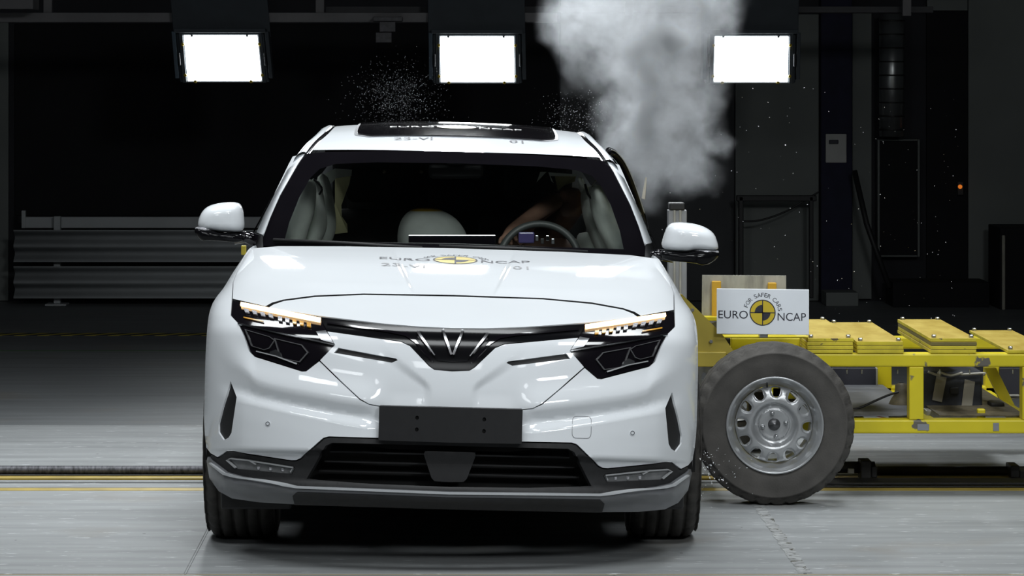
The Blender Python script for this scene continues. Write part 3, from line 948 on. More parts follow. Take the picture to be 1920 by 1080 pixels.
for sg in (1, -1):
    panel('windscreen_pillar', side(pil_in + pil_out, sg), fW, M['paint'], car, sp=7, flange=0.03, bsp=5)
    panel('pillar_foot', side([(359.5, 450), (371.5, 446), (380, 470), (372, 474), (358, 472)], sg), fW, M['black'], car, sp=7, flange=0.02, bsp=5)
panel('cowl', sym([(0, 456), (300, 460), (365, 464), (378, 476), (0, 470)]), lambda s, v: fW(s, v, 0.03), M['black'], car, sp=14, flange=0.0)
for (p0, p1) in (((-338, 461), (-60, 466)), ((-28, 465), (250, 466))):
    a, b = fW(*[np.array([k]) for k in p0])[0], fW(*[np.array([k]) for k in p1])[0]
    mid = fW(np.array([(p0[0] + p1[0]) / 2]), np.array([(p0[1] + p1[1]) / 2]))[0]
    tube('wiper', [Vector(a) + Vector((0, -0.02, 0.006)), Vector(mid) + Vector((0, -0.022, 0.006)), Vector(b) + Vector((0, -0.02, 0.0))], 0.008, M['black'], car, 8)

# ------------------------------------------------ roof and greenhouse
zr = pchip([1.05, 1.2, 1.6, 2.0, 2.4, 3.0, 3.5], [1.430, 1.462, 1.514, 1.545, 1.556, 1.535, 1.46])
xe = pchip([1.05, 1.33, 1.6, 1.9, 2.4, 3.5], [0.645, 0.622, 0.60, 0.575, 0.565, 0.55])
def zroof(x, Y):
    return zr(Y) - 0.030 * (np.abs(x) / 0.6) ** 2.4
nS, nT = 24, 36
V, Fc = [], []
for j in range(nT + 1):
    for i in range(nS + 1):
        s = -1 + 2 * i / nS
        y0 = 1.20 + 0.13 * abs(s) ** 2.2
        Y = y0 + (3.45 - y0) * (j / nT)
        x = s * float(xe(Y))
        V.append(roll([x, Y, float(zroof(x, Y))]))
for j in range(nT):
    for i in range(nS):
        a = j * (nS + 1) + i
        Fc.append((a, a + 1, a + nS + 2, a + nS + 1))
roof = raw('roof', V, Fc, M['paint'], car, True)
# panoramic roof glass with rounded front corners
def fR(x, Y, off=0.004):
    x, Y = np.asarray(x, float), np.asarray(Y, float)
    return roll(np.stack([x, Y, zroof(x, Y) + off], -1))
sr = chaikin([(-0.445, 1.60), (0.445, 1.60), (0.445, 3.0), (-0.445, 3.0)], 3, 0.08)
sun = panel('sunroof', sr, lambda x, Y: fR(x, Y, 0.008), M['gloss'], roof, sp=0.06, bsp=0.04, flange=0.008, eps=0.01)
rim_ = [tuple(np.array(p) * np.array([1.03, 1]) + np.array([0, -0.012 if p[1] < 2.3 else 0.012])) for p in sr]
panel('sunroof_seal', rim_, lambda x, Y: fR(x, Y, 0.004), M['satin'], roof, holes=[sr], sp=0.06, bsp=0.04, flange=0.004, eps=0.01)
Ys = np.linspace(1.27, 3.5, 24)
for sg in (1, -1):
    def strip(name, offs, m, Ylist=Ys, smooth=True):
        V, Fc = [], []
        n = len(offs)
        for Y in Ylist:
            x, zz = float(xe(Y)), float(zroof(xe(Y), Y))
            for (dx, dz, ab) in offs:
                if ab:
                    bx = 0.872 - 0.02 * max(0, Y - 2.2) ** 2
                    V.append(roll([sg * (x + (bx - x) * dx), Y, zz + (1.085 + 0.02 * (Y - 1.2) - zz) * dz]))
                else:
                    V.append(roll([sg * (x + dx), Y, zz + dz]))
        for j in range(len(Ylist) - 1):
            for i in range(n - 1):
                Fc.append((j * n + i, j * n + i + 1, (j + 1) * n + i + 1, (j + 1) * n + i))
        return fixn(raw(name, V, Fc, m, car, smooth))
    strip('roof_gutter', [(-0.002, 0.0, 0), (0.004, -0.012, 0), (0.014, -0.012, 0), (0.02, 0.002, 0)], M['gloss'])
    strip('roof_rail', [(0.02, 0.0, 0), (0.035, 0.004, 0), (0.055, -0.006, 0), (0.07, -0.025, 0), (0.078, -0.05, 0)], M['paint'])
    strip('window_trim', [(0.078, -0.05, 0), (0.095, -0.075, 0)], M['gloss'])
    strip('side_glass', [(0.36, 0.19, 1), (0.55, 0.4, 1), (0.78, 0.7, 1), (1, 1, 1)], M['sideglass'])
    for yb in (1.95, 2.85):
        strip('door_pillar', [(0.365, 0.19, 1), (0.56, 0.4, 1), (0.785, 0.7, 1), (1.005, 1, 1)], M['gloss'], [yb, yb + 0.12])
    # corner window between pillar and door glass
    x0 = roll([sg * 0.70, 1.24, 1.415]); x1 = roll([sg * 0.872, 1.24, 1.085]); x2 = roll([sg * 0.835, 0.62, 1.10])
    raw('corner_glass', [x0, x1, x2], [(0, 1, 2)], M['sideglass'], car)
    # body side
    vv = np.linspace(469.5, 866, 44)
    yb_ = np.array([float(Ye(v)) for v in vv])
    db = yb_ + D0
    zb = H - (vv - PY) * db / F
    xb = np.array([float(Wf(v)) for v in vv]) * db / F
    fx = lambda zz: np.interp(zz, zb[::-1], xb[::-1])
    top = 1.085
    arc = lambda cy: [(cy + 0.425 * math.cos(a), 0.37 + 0.425 * math.sin(a)) for a in np.linspace(0, math.pi, 15)]
    ol = [(float(y), float(zz)) for y, zz in zip(yb_, zb)]             # down the front edge
    ol = ol + [(-0.425, 0.39)] + arc(0.0)[::-1][1:] + [(0.43, 0.26), (2.52, 0.26)] + arc(2.95)[::-1] + [(3.4, 0.30), (3.72, 0.42), (3.78, 0.75), (3.68, 1.09), (3.4, 1.11), (1.3, 1.09)]
    def fS(Y, zz, sg=sg):
        Y, zz = np.asarray(Y, float), np.asarray(zz, float)
        x = fx(zz) * (1 - 0.10 * sst((Y - 2.7) / 1.2) ** 1.0)
        return roll(np.stack([sg * x, Y, zz], -1))
    def side_panel(name, outl, m):
        P, fs, bd = tri2d(outl, [], 0.09, None, 0.05)
        X = fS(P[:, 0], P[:, 1])
        return fixn(raw(name, X, fs, m, car, True))
    side_panel('body_side', ol, M['paint'])
    # sill and arch liners
    box('sill', *(sorted((sg * 0.70, sg * 0.905))), 0.44, 2.5, 0.2, 0.275, M['black'], car, bev=0.02)
    for cy in (0.0, 2.95):
        V, Fc = [], []
        arcp = [(cy + 0.425 * math.cos(a), 0.37 + 0.425 * math.sin(a)) for a in np.linspace(-0.1, math.pi + 0.1, 18)]
        for (y, zz) in arcp:
            V += [roll([sg * (0.925 if cy < 1 else 0.9), y, zz]), roll([sg * 0.62, y, zz])]
        for k in range(len(arcp) - 1):
            Fc.append((2 * k, 2 * k + 1, 2 * k + 3, 2 * k + 2))
        raw('wheel_arch_liner', V, Fc, M['void'], car, True)
    # dark air dam in front of each front tyre
    box('air_deflector', *(sorted((sg * 0.60, sg * 0.865))), -0.50, -0.44, 0.175, 0.40, M['black'], car, bev=0.01)
# tailgate
V, Fc = [], []
gx = np.linspace(-1, 1, 13)
rows = [(3.45, 1.475, 0.55, 0.03), (3.62, 1.33, 0.64, 0.02), (3.74, 1.10, 0.80, 0.01), (3.84, 0.9, 0.84, 0.0), (3.86, 0.62, 0.84, 0.0), (3.82, 0.40, 0.83, 0.0), (3.7, 0.28, 0.8, 0.0)]
for (y, zz, hw, cr) in rows:
    for k in gx:
        V.append(roll([k * hw, y - 0.10 * abs(k) ** 3, zz - cr * abs(k) ** 2.4]))
for j in range(len(rows) - 1):
    for i in range(12):
        a = j * 13 + i
        Fc.append((a, a + 1, a + 14, a + 13))
fixn(raw('tailgate', V, Fc, M['paint'], car, True))
box('tailgate_trim', -0.60, 0.60, 3.36, 3.40, 0.60, 1.40, M['fabric'], car, bev=0.01)
# floor pan and firewall
box('floor_pan', -0.82, 0.82, 0.43, 3.7, 0.2, 0.26, M['void'], car, bev=0.01)
box('engine_undertray', -0.60, 0.60, -0.70, 0.46, 0.262, 0.29, M['void'], car, bev=0.01)
box('firewall', -0.78, 0.78, 0.46, 0.50, 0.26, 0.98, M['void'], car, bev=0.0)
# front lower pan edge (pale strip seen under the bumper)
box('undertray_edge', 0.34, 0.72, -0.42, -0.40, 0.195, 0.206, M['satin'], car, bev=0.003)

# ------------------------------------------------ mirrors, door details
def dome(name, outline, cx, cz, Y, layers, m, parent):
    """outline (x,z) about its centre, stacked in depth"""
    V, Fc = [], []
    n = len(outline)
    for (sc, dy) in layers:
        for (x, zz) in outline:
            V.append((cx + (x - cx) * sc, Y + dy, cz + (zz - cz) * sc))
    for j in range(len(layers) - 1):
        for i in range(n):
            i2 = (i + 1) % n
            Fc.append((j * n + i, j * n + i2, (j + 1) * n + i2, (j + 1) * n + i))
    Fc.append(tuple(range(n)))
    Fc.append(tuple((len(layers) - 1) * n + i for i in range(n)))
    return fixn(raw(name, V, Fc, m, parent, True))
LAY = [(0.35, -0.075), (0.62, -0.066), (0.82, -0.048), (0.94, -0.025), (1.0, 0.005), (1.0, 0.05), (0.96, 0.075), (0.90, 0.08)]
def pxo(pts, Y):
    return [(WP(x, y, Y).x, WP(x, y, Y).z) for x, y in pts]
MY = 0.72
capL = chaikin([(370, 430), (372, 408), (385, 388), (410, 381), (443, 379.5), (453, 387), (457, 412), (457, 436), (420, 436), (400, 433)], 2)
capR = chaikin([(1239, 470), (1246, 440), (1255, 420), (1275, 417), (1310, 421), (1338, 434), (1347, 458), (1347, 471), (1300, 469), (1288, 474)], 2)
for cap, und, arm, sgn in (
        (capL, [(365, 426), (380, 429), (402, 431), (410, 436), (458, 437), (458, 455), (420, 452), (386, 450), (378, 452), (366, 438)], [(440, 446), (462, 445), (482, 452)], -1),
        (capR, [(1236, 468), (1286, 473), (1298, 468), (1349, 470), (1346, 484), (1322, 499), (1300, 492), (1240, 488)], [(1262, 480), (1236, 478), (1216, 484)], 1)):
    o = pxo(cap, MY); c = np.mean(o, 0)
    mc = dome('mirror_cap', o, c[0], c[1], MY, LAY, M['paint'], car)
    o = pxo(chaikin(und, 1), MY); c = np.mean(o, 0)
    dome('mirror_base', o, c[0], c[1], MY + 0.005, [(0.7, -0.07), (0.93, -0.05), (1.0, -0.02), (1.0, 0.05), (0.9, 0.08)], M['piano'], car)
    tube('mirror_arm', [WP(x, y, MY + 0.03) for x, y in arm], [0.03, 0.024, 0.03], M['gloss'], car, 10)
    sg_ = [(368, 429), (382, 429.5), (400, 431.5)] if sgn < 0 else [(1300, 471), (1325, 472.5), (1346, 473)]
    tube('mirror_indicator', [WP(x, y, MY - 0.05 + 0.03 * (i != 1)) for i, (x, y) in enumerate(sg_)], 0.007, M['lens'], mc, 8)
box('marker_tag', *[k for ab in zip(WP(452, 478, 0.9), WP(462, 460, 0.93)) for k in sorted(ab)], mat('yellow_marker', (0.6, 0.48, 0.05), 0.6, var=0.1), car)
# door frame bent outwards on the struck side
pts = [WP(x, y, 1.75 + 0.3 * i / 6) for i, (x, y) in enumerate(((1141, 283), (1151, 288), (1166, 306), (1180, 335), (1192, 368), (1203, 402), (1212, 440)))]
tube('bent_door_frame', spline(pts, 6), 0.017, M['piano'], car, 12)
pts = [p + Vector((0.012, -0.015, 0.006)) for p in pts[:-1]]
tube('door_frame_trim', spline(pts, 6), 0.0025, M['rimlight'], car, 8)
pts = [WP(x, y, 1.65) for x, y in ((1146, 300), (1160, 320), (1174, 350), (1186, 384))]
tube('door_seal', spline(pts, 6), 0.012, M['piano'], car, 10)
raw('torn_trim', [WP(1203, 372, 2.1), WP(1209, 374, 2.1), WP(1213, 333, 2.12), WP(1210, 332, 2.12), WP(1204, 372, 2.12), WP(1210, 374, 2.12)],
    [(0, 1, 2, 3), (4, 3, 2, 5), (0, 3, 4), (1, 5, 2)], M['tape'], car)

# ------------------------------------------------ car wheels
def tyre(name, cx, cy, R, rim_r, w, m, parent, axis='X', grooves=(-0.5, -0.17, 0.17, 0.5), seg=120):
    hw = w / 2
    pr = [(rim_r, -hw * 0.86), (rim_r + 0.012, -hw * 0.95), ((R + rim_r) / 2, -hw), ((R + rim_r) / 2 + 0.028, -hw), ((R + rim_r) / 2 + 0.030, -hw * 1.02), ((R + rim_r) / 2 + 0.034, -hw * 1.02), ((R + rim_r) / 2 + 0.036, -hw * 0.998), (R - 0.03, -hw * 0.975), (R - 0.028, -hw * 0.95), (R - 0.010, -hw * 0.86), (R - 0.002, -hw * 0.76)]
    for gk in grooves:
        c = gk * hw * 1.15
        pr += [(R, c - 0.007), (R - 0.009, c - 0.0055), (R - 0.009, c + 0.0055), (R, c + 0.007)]
    pr += [(R - 0.002, hw * 0.76), (R - 0.010, hw * 0.86), (R - 0.028, hw * 0.95), (R - 0.03, hw * 0.975), ((R + rim_r) / 2 + 0.036, hw * 0.998), ((R + rim_r) / 2 + 0.034, hw * 1.02), ((R + rim_r) / 2 + 0.030, hw * 1.02), ((R + rim_r) / 2 + 0.028, hw), ((R + rim_r) / 2, hw), (rim_r + 0.012, hw * 0.95), (rim_r, hw * 0.86)]
    def rf(r, a, k, j):
        if r > R - 0.03 and abs(a) > hw * 0.62 and k % 4 == 0:
            return r - 0.010
        return r
    V, Fc = lathe(pr, seg, (cx, cy, R) if axis == 'X' else (cx, cy, R), axis, True, rf)
    return fixn(raw(name, V, Fc, m, parent, True))
for cy in (0.0, 2.95):
    for sg in (-1, 1):
        cx = sg * 0.812
        tyre('tyre', cx, cy, 0.368, 0.255, 0.262, M['rubber'], car)
        ro = cx + sg * 0.09
        V, Fc = lathe([(0.256, -0.10 * sg), (0.250, -0.09 * sg), (0.24, 0.0), (0.245, 0.105 * sg), (0.258, 0.112 * sg), (0.256, 0.118 * sg)], 48, (cx, cy, 0.368), 'X')
        rm = fixn(raw('rim', V, Fc, M['alloy'], car, True))
        bm = bmesh.new()
        for k in range(5):
            mt = Matrix.Translation((ro, cy, 0.368)) @ Matrix.Rotation(2 * math.pi * k / 5, 4, 'X')
            box_bm(bm, -0.02, 0.015, -0.035, 0.035, 0.03, 0.247, 0.008, 1, mt)
        bm_obj('spokes', bm, M['alloy'], rm)
        V, Fc = lathe([(0.001, 0.02 * sg), (0.03, 0.018 * sg), (0.06, 0.005 * sg), (0.065, -0.03 * sg)], 24, (ro, cy, 0.368), 'X')
        raw('hub_cap', V, Fc, M['satin'], rm, True)

# ------------------------------------------------ cabin
dash = [(0.62, 0.98), (0.75, 1.035), (0.95, 1.045), (1.10, 1.02), (1.18, 0.95), (1.16, 0.70), (0.62, 0.70)]
V, Fc = [], []
xs = np.linspace(-0.74, 0.74, 15)
for x in xs:
    for (y, zz) in dash:
        V.append((x, y + 0.12 * (x / 0.74) ** 2, zz - 0.02 * (x / 0.74) ** 2))
n = len(dash)
for i in range(len(xs) - 1):
    for k in range(n):
        Fc.append((i * n + k, i * n + (k + 1) % n, (i + 1) * n + (k + 1) % n, (i + 1) * n + k))
Fc += [tuple(range(n)), tuple((len(xs) - 1) * n + k for k in range(n))]
fixn(raw('dashboard', V, Fc, M['black'], car))
# central display with a bright upper edge
a, b = WP(766, 440, 1.12), WP(929, 444, 1.12)
cd = box('central_display', a.x, b.x, 1.10, 1.125, 0.93, a.z - 0.004, M['gloss'], car, bev=0.005)
box('display_edge', a.x, b.x, 1.095, 1.13, a.z - 0.006, a.z, M['chrome'], cd, bev=0.002)
# instrument screen behind the wheel
a, b = WP(972, 435, 1.13), WP(1002, 456, 1.13)
box('instrument_screen', a.x, b.x, 1.12, 1.14, b.z, a.z, M['purple'], car, bev=0.006)
for i in range(4):
    p = WP(1007 + i * 10, 446 + (i % 2) * 6, 1.12)
    box('sensor_clip', p.x - 0.008, p.x + 0.006, 1.10, 1.115, p.z - 0.012, p.z + 0.012, (M['satin'], M['black'], M['chrome'], M['satin'])[i], car, bev=0.003)
# steering wheel
sc_ = WP(1012, 487, 1.30)
mt = Matrix.Translation(sc_) @ Matrix.Rotation(math.radians(-28), 4, 'X')
V = []
Fc = []
NS, NR = 48, 12
for k in range(NS):
    an = 2 * math.pi * k / NS
    for j in range(NR):
        bn = 2 * math.pi * j / NR
        rr = 0.170 + 0.016 * math.cos(bn)
        V.append(mt @ Vector((rr * math.cos(an), 0.016 * math.sin(bn), rr * math.sin(an))))
for k in range(NS):
    for j in range(NR):
        Fc.append((k * NR + j, k * NR + (j + 1) % NR, ((k + 1) % NS) * NR + (j + 1) % NR, ((k + 1) % NS) * NR + j))
sw = fixn(raw('steering_wheel', V, Fc, mat('wheel_leather', (0.045, 0.05, 0.048), 0.45, var=0.1), car, True))
bm = bmesh.new()
box_bm(bm, -0.155, 0.155, -0.01, 0.012, -0.03, 0.012, 0.008, 1, mt)
box_bm(bm, -0.06, 0.06, -0.015, 0.03, -0.08, 0.04, 0.015, 1, mt)
bm_obj('wheel_hub', bm, M['black'], sw)
# seats
for sg in (-1, 1):
    cx = sg * 0.37
    bm = bmesh.new()
    box_bm(bm, -0.25, 0.25, -0.08, 0.08, 0, 0.66, 0.07, 3, Matrix.Translation((cx, 2.15, 0.52)) @ Matrix.Rotation(math.radians(-14), 4, 'X'))
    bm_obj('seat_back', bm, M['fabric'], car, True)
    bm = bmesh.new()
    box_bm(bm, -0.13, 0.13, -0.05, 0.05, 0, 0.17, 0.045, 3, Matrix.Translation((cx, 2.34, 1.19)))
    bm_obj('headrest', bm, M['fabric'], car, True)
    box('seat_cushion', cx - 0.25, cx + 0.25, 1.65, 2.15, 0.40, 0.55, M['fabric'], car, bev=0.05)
bm = bmesh.new()
box_bm(bm, -0.66, 0.66, -0.08, 0.08, 0, 0.62, 0.07, 3, Matrix.Translation((0, 3.0, 0.5)) @ Matrix.Rotation(math.radians(-14), 4, 'X'))
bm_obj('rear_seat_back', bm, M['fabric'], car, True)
for hx in (-0.4, 0.0, 0.4):
    bm = bmesh.new()
    box_bm(bm, hx - 0.12, hx + 0.12, 3.08, 3.18, 1.10, 1.26, 0.04, 3)
    bm_obj('rear_headrest', bm, mat('grey_headrest', (0.02, 0.021, 0.02), 0.8, var=0.1), car, True)
# interior mirror and camera pod
p = WP(855, 322, 1.25)
bm = bmesh.new()
box_bm(bm, p.x - 0.12, p.x + 0.12, 1.28, 1.31, p.z - 0.03, p.z + 0.035, 0.02, 3)
bm_obj('interior_mirror', bm, M['black'], car, True)
box('mirror_stalk', p.x - 0.04, p.x + 0.04, 1.25, 1.33, p.z + 0.03, p.z + 0.06, M['black'], car, bev=0.01)
for px in (720, 790):
    p = WP(px, 322, 1.5)
    V, Fc = lathe([(0.001, -0.01), (0.007, -0.006), (0.008, 0.0), (0.006, 0.008)], 12, p, 'Y')
    raw('dome_lamp', V, Fc, M['dirt'], car, True)
# headliner (dark inside of the roof)
V, Fc = [], []
for Y in np.linspace(1.32, 3.4, 12):
    for x in np.linspace(-0.58, 0.58, 9):
        V.append(roll([x, Y, float(zroof(x, Y)) - 0.05]))
for j in range(11):
    for i in range(8):
        a = j * 9 + i
        Fc.append((a, a + 1, a + 10, a + 9))
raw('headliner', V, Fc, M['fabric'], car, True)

# airbags
def bag_lobe(name, pts, wx, wy, m, parent, n=20, seg=18):
    """inflated sausage: spine points, half widths across and in depth"""
    sp_ = spline(pts, 6)
    V, Fc = [], []
    N = len(sp_)
    for i, p in enumerate(sp_):
        s = i / (N - 1)
        k = (max(0.0, 1 - abs(2 * s - 1) ** 3.2)) ** 0.5
        k = max(k, 0.05)
        pinch = 1 - 0.05 * math.sin(9 * s + p.x * 20)
        for j in range(seg):
            an = 2 * math.pi * j / seg
            cr = 1 + 0.035 * math.sin(3 * an + 7 * s)
            V.append((p.x + wx * k * pinch * cr * math.cos(an), p.y + wy * k * cr * math.sin(an), p.z))
    for i in range(N - 1):
        for j in range(seg):
            Fc.append((i * seg + j, i * seg + (j + 1) % seg, (i + 1) * seg + (j + 1) % seg, (i + 1) * seg + j))
    Fc += [tuple(range(seg)), tuple((N - 1) * seg + j for j in range(seg))]
    return fixn(raw(name, V, Fc, m, parent, True))
def PL(lst, Y):
    return [WP(x, y, Y) for x, y in lst]
bag_lobe('curtain_airbag', PL([(548, 470), (556, 430), (568, 385), (578, 335)], 1.45), 0.056, 0.10, M['bag'], car)
bag_lobe('curtain_airbag', PL([(580, 470), (592, 430), (592, 390), (588, 335)], 1.62), 0.046, 0.10, M['bag'], car)
bag_lobe('curtain_airbag', PL([(604, 470), (612, 430), (612, 385), (604, 325)], 1.85), 0.040, 0.10, M['bag'], car)
raw('airbag_sheet', [WP(*p) for p in ((616, 440, 2.2), (652, 436, 2.15), (651, 420, 2.15), (641, 406, 2.15), (640, 385, 2.15), (655, 345, 2.1), (658, 328, 2.1), (628, 330, 2.2), (628, 380, 2.22))],
    [(0, 1, 2, 3, 4, 8), (8, 4, 5, 6, 7)], M['bagy'], car)
raw('airbag_tether', [WP(*p) for p in ((608, 326, 2.0), (628, 316, 2.0), (660, 318, 2.05), (659, 330, 2.05), (630, 334, 2.0), (616, 350, 2.0), (608, 350, 2.0))],
    [(0, 1, 4, 5, 6), (1, 2, 3, 4)], M['bag'], car)
tube('trim_strip', spline(PL([(582, 330), (590, 312), (612, 300), (640, 297)], 1.42), 6), 0.004, M['tape'], car, 6)
tube('trim_strip', spline(PL([(588, 336), (598, 345), (604, 355), (598, 365)], 1.42), 6), 0.005, M['cable'], car, 6)
bag_lobe('curtain_airbag', PL([(1160, 482), (1146, 440), (1130, 395), (1114, 345)], 1.40), 0.050, 0.10, M['bag'], car)
bag_lobe('curtain_airbag', PL([(1136, 482), (1122, 440), (1110, 395), (1100, 350)], 1.62), 0.044, 0.10, M['bag'], car)
bag_lobe('side_airbag', PL([(1112, 490), (1106, 462), (1098, 435)], 1.7), 0.05, 0.08, M['bag'], car)
V = [WP(*p) for p in ((1013, 322, 1.75), (1025, 322, 1.75), (1006, 342, 1.75), (1028, 323, 1.72), (1082, 327, 1.72), (1082, 331, 1.72), (1032, 330, 1.72), (1038, 343, 1.72), (1034, 340, 1.72))]
raw('airbag_shred', V, [(0, 1, 2), (3, 4, 5, 6), (3, 6, 7, 8)], M['bag'], car)
bag_lobe('airbag_flap', PL([(1087, 332), (1092, 350), (1096, 366)], 1.62), 0.016, 0.03, M['bag'], car)
raw('airbag_panel', [WP(*p) for p in ((1040, 330, 2.02), (1080, 330, 2.02), (1078, 340, 2.0), (1060, 347, 2.0), (1046, 357, 2.0))], [(0, 1, 2, 3, 4)], M['bagy'], car)
tube('trim_strip', spline(PL([(1098, 318), (1115, 325), (1123, 335), (1112, 345), (1108, 365)], 1.36), 6), 0.004, M['tape'], car, 6)
tube('trim_strip', spline(PL([(1097, 345), (1103, 365), (1116, 377)], 1.36), 6), 0.006, M['cable'], car, 6)
# central airbag dome with a yellow patch
p = WP(802, 448, 1.75)
V, Fc = [], []
for i in range(13):
    th = math.pi / 2 * i / 12
    for j in range(28):
        an = 2 * math.pi * j / 28
        rr = math.cos(th) ** 0.8 * (1 + 0.03 * math.sin(5 * an))
        zz = math.sin(th)
        V.append((p.x + (0.185 if math.cos(an) > 0 else 0.135) * rr * math.cos(an) - 0.02 * zz, 1.80 + 0.13 * rr * math.sin(an), p.z - 0.03 + 0.165 * zz))
for i in range(12):
    for j in range(28):
        Fc.append((i * 28 + j, i * 28 + (j + 1) % 28, (i + 1) * 28 + (j + 1) % 28, (i + 1) * 28 + j))
Fc.append(tuple(range(28)))
cb = fixn(raw('centre_airbag', V, Fc, mat('grey_airbag_fabric', (0.6, 0.64, 0.6), 0.8, var=0.08, scale=12), car, True))
V2 = [(v[0], v[1], v[2] + 0.002) for v in V[9 * 28:]]
F2 = [(i * 28 + j, i * 28 + (j + 1) % 28, (i + 1) * 28 + (j + 1) % 28, (i + 1) * 28 + j) for i in range(3) for j in range(28)]
raw('yellow_patch', V2, F2, mat('yellow_patch', (0.55, 0.34, 0.03), 0.7, var=0.1), cb, True)

# ------------------------------------------------ lettering
def text_mesh(s, width=None, height=None):
    cu = bpy.data.curves.new('t', 'FONT')
    cu.body = s
    cu.resolution_u = 4
    ob = bpy.data.objects.new('t', cu)
    COL.objects.link(ob)
    dg = bpy.context.evaluated_depsgraph_get()
    me = bpy.data.meshes.new_from_object(ob.evaluated_get(dg))
    V = np.array([v.co[:2] for v in me.vertices])
    Fc = [tuple(p.vertices) for p in me.polygons]
    bpy.data.objects.remove(ob)
    bpy.data.curves.remove(cu)
    bpy.data.meshes.remove(me)
    V -= V.min(0)
    if width:
        V[:, 0] *= width / V[:, 0].max()
    if height:
        V[:, 1] *= height / V[:, 1].max()
    return V, Fc

def logo(place, parent, k, ink, yel):
    """roundel with words; sheet units: whole width 1110 -> k metres per unit; place(x,y,h)->3-D"""
    def put(name, V, Fc, m, h):
        return raw(name, [place(x * k, y * k, h) for x, y in V], Fc, m, parent)
    v, f = text_mesh('EURO', 372, 100)
    put('lettering', v + np.array([-558, -78]), f, ink, 1)
    v, f = text_mesh('NCAP', 358, 100)
    put('lettering', v + np.array([190, -98]), f, ink, 1)
    R = 165
    n = 48
    an = np.linspace(0, 2 * math.pi, n, endpoint=False)
    disc = np.array([(0, 0)] + [(R * math.cos(a), R * math.sin(a)) for a in an])
    put('roundel_disc', disc, [(0, 1 + i, 1 + (i + 1) % n) for i in range(n)], yel, 0.5)
    ring = np.array([(r * math.cos(a), r * math.sin(a)) for a in an for r in (R - 13, R)])
    put('roundel_ring', ring, [(2 * i, 2 * i + 1, 2 * ((i + 1) % n) + 1, 2 * ((i + 1) % n)) for i in range(n)], ink, 1)
    for (w, h) in ((6, R - 6), (R - 6, 6)):
        put('roundel_cross', np.array([(-w, -h), (w, -h), (w, h), (-w, h)]), [(0, 1, 2, 3)], ink, 1.5)
    for a0 in (math.pi / 2, 1.5 * math.pi):
        q = np.array([(0, 0)] + [(100 * math.cos(a0 + math.pi / 2 * i / 12), 100 * math.sin(a0 + math.pi / 2 * i / 12)) for i in range(13)])
        put('roundel_quadrant', q, [(0, i, i + 1) for i in range(1, 13)], ink, 1.5)
    s = 'FOR SAFER CARS'
    VV, FF = [], []
    a = math.radians(163)
    for ch in s:
        if ch == ' ':
            a -= math.radians(8.5)
            continue
        wd = {'F': 32, 'O': 46, 'R': 40, 'S': 36, 'A': 46, 'E': 34, 'C': 40}[ch]
        step = (wd + 7) / 225
        v, f = text_mesh(ch, wd, 52)
        am = a - step / 2
        a -= step
        t = am - math.pi / 2
        c, s_ = math.cos(t), math.sin(t)
        o = len(VV)
        for x, y in v:
            x -= wd / 2
            y += 198
            VV.append((x * c - y * s_, x * s_ + y * c))
        FF += [tuple(i + o for i in ff) for ff in f]
    put('arc_lettering', np.array(VV), FF, ink, 1)

def bvh_of(o):
    return BVHTree.FromPolygons([v.co.copy() for v in o.data.vertices], [tuple(p.vertices) for p in o.data.polygons])
hb = bvh_of(hood)
def hood_place(cx, cy):
    def pl_(x, y, h):
        r = hb.ray_cast(Vector((cx + x, cy + y, 2.0)), Vector((0, 0, -1)))
        zz = r[0].z if r[0] else 1.0
        return (cx + x, cy + y, zz + 0.0010 + 0.0006 * h)
    return pl_
logo(hood_place(0.012, 0.06), hood, 0.59 / 1110, M['ink'], M['ylogo'])
M['greytxt'] = mat('grey_print', (0.22, 0.22, 0.23), 0.6, var=0.05)
for s, x0, w in (('23-VI', -0.275, 0.17), ('01', 0.235, 0.06)):
    v, f = text_mesh(s, w, 0.055)
    pp = hood_place(x0, -0.125)
    raw('number_lettering', [pp(x, y, 1) for x, y in v], f, M['greytxt'], hood)
def roof_place(cx, cy, base):
    def pl_(x, y, h):
        return tuple(fR(cx + x, cy + y, base + 0.0006 * h))
    return pl_
logo(roof_place(0.0, 1.95, 0.0095), roof, 0.60 / 1110, M['whitetxt'], M['ylogo'])
for s, x0, w in (('23-VI', -0.275, 0.17), ('01', 0.235, 0.06)):
    v, f = text_mesh(s, w, 0.075)
    pp = roof_place(x0, 1.48, 0.003)
    raw('number_lettering', [pp(x, y, 1) for x, y in v], f, M['ink'], roof)

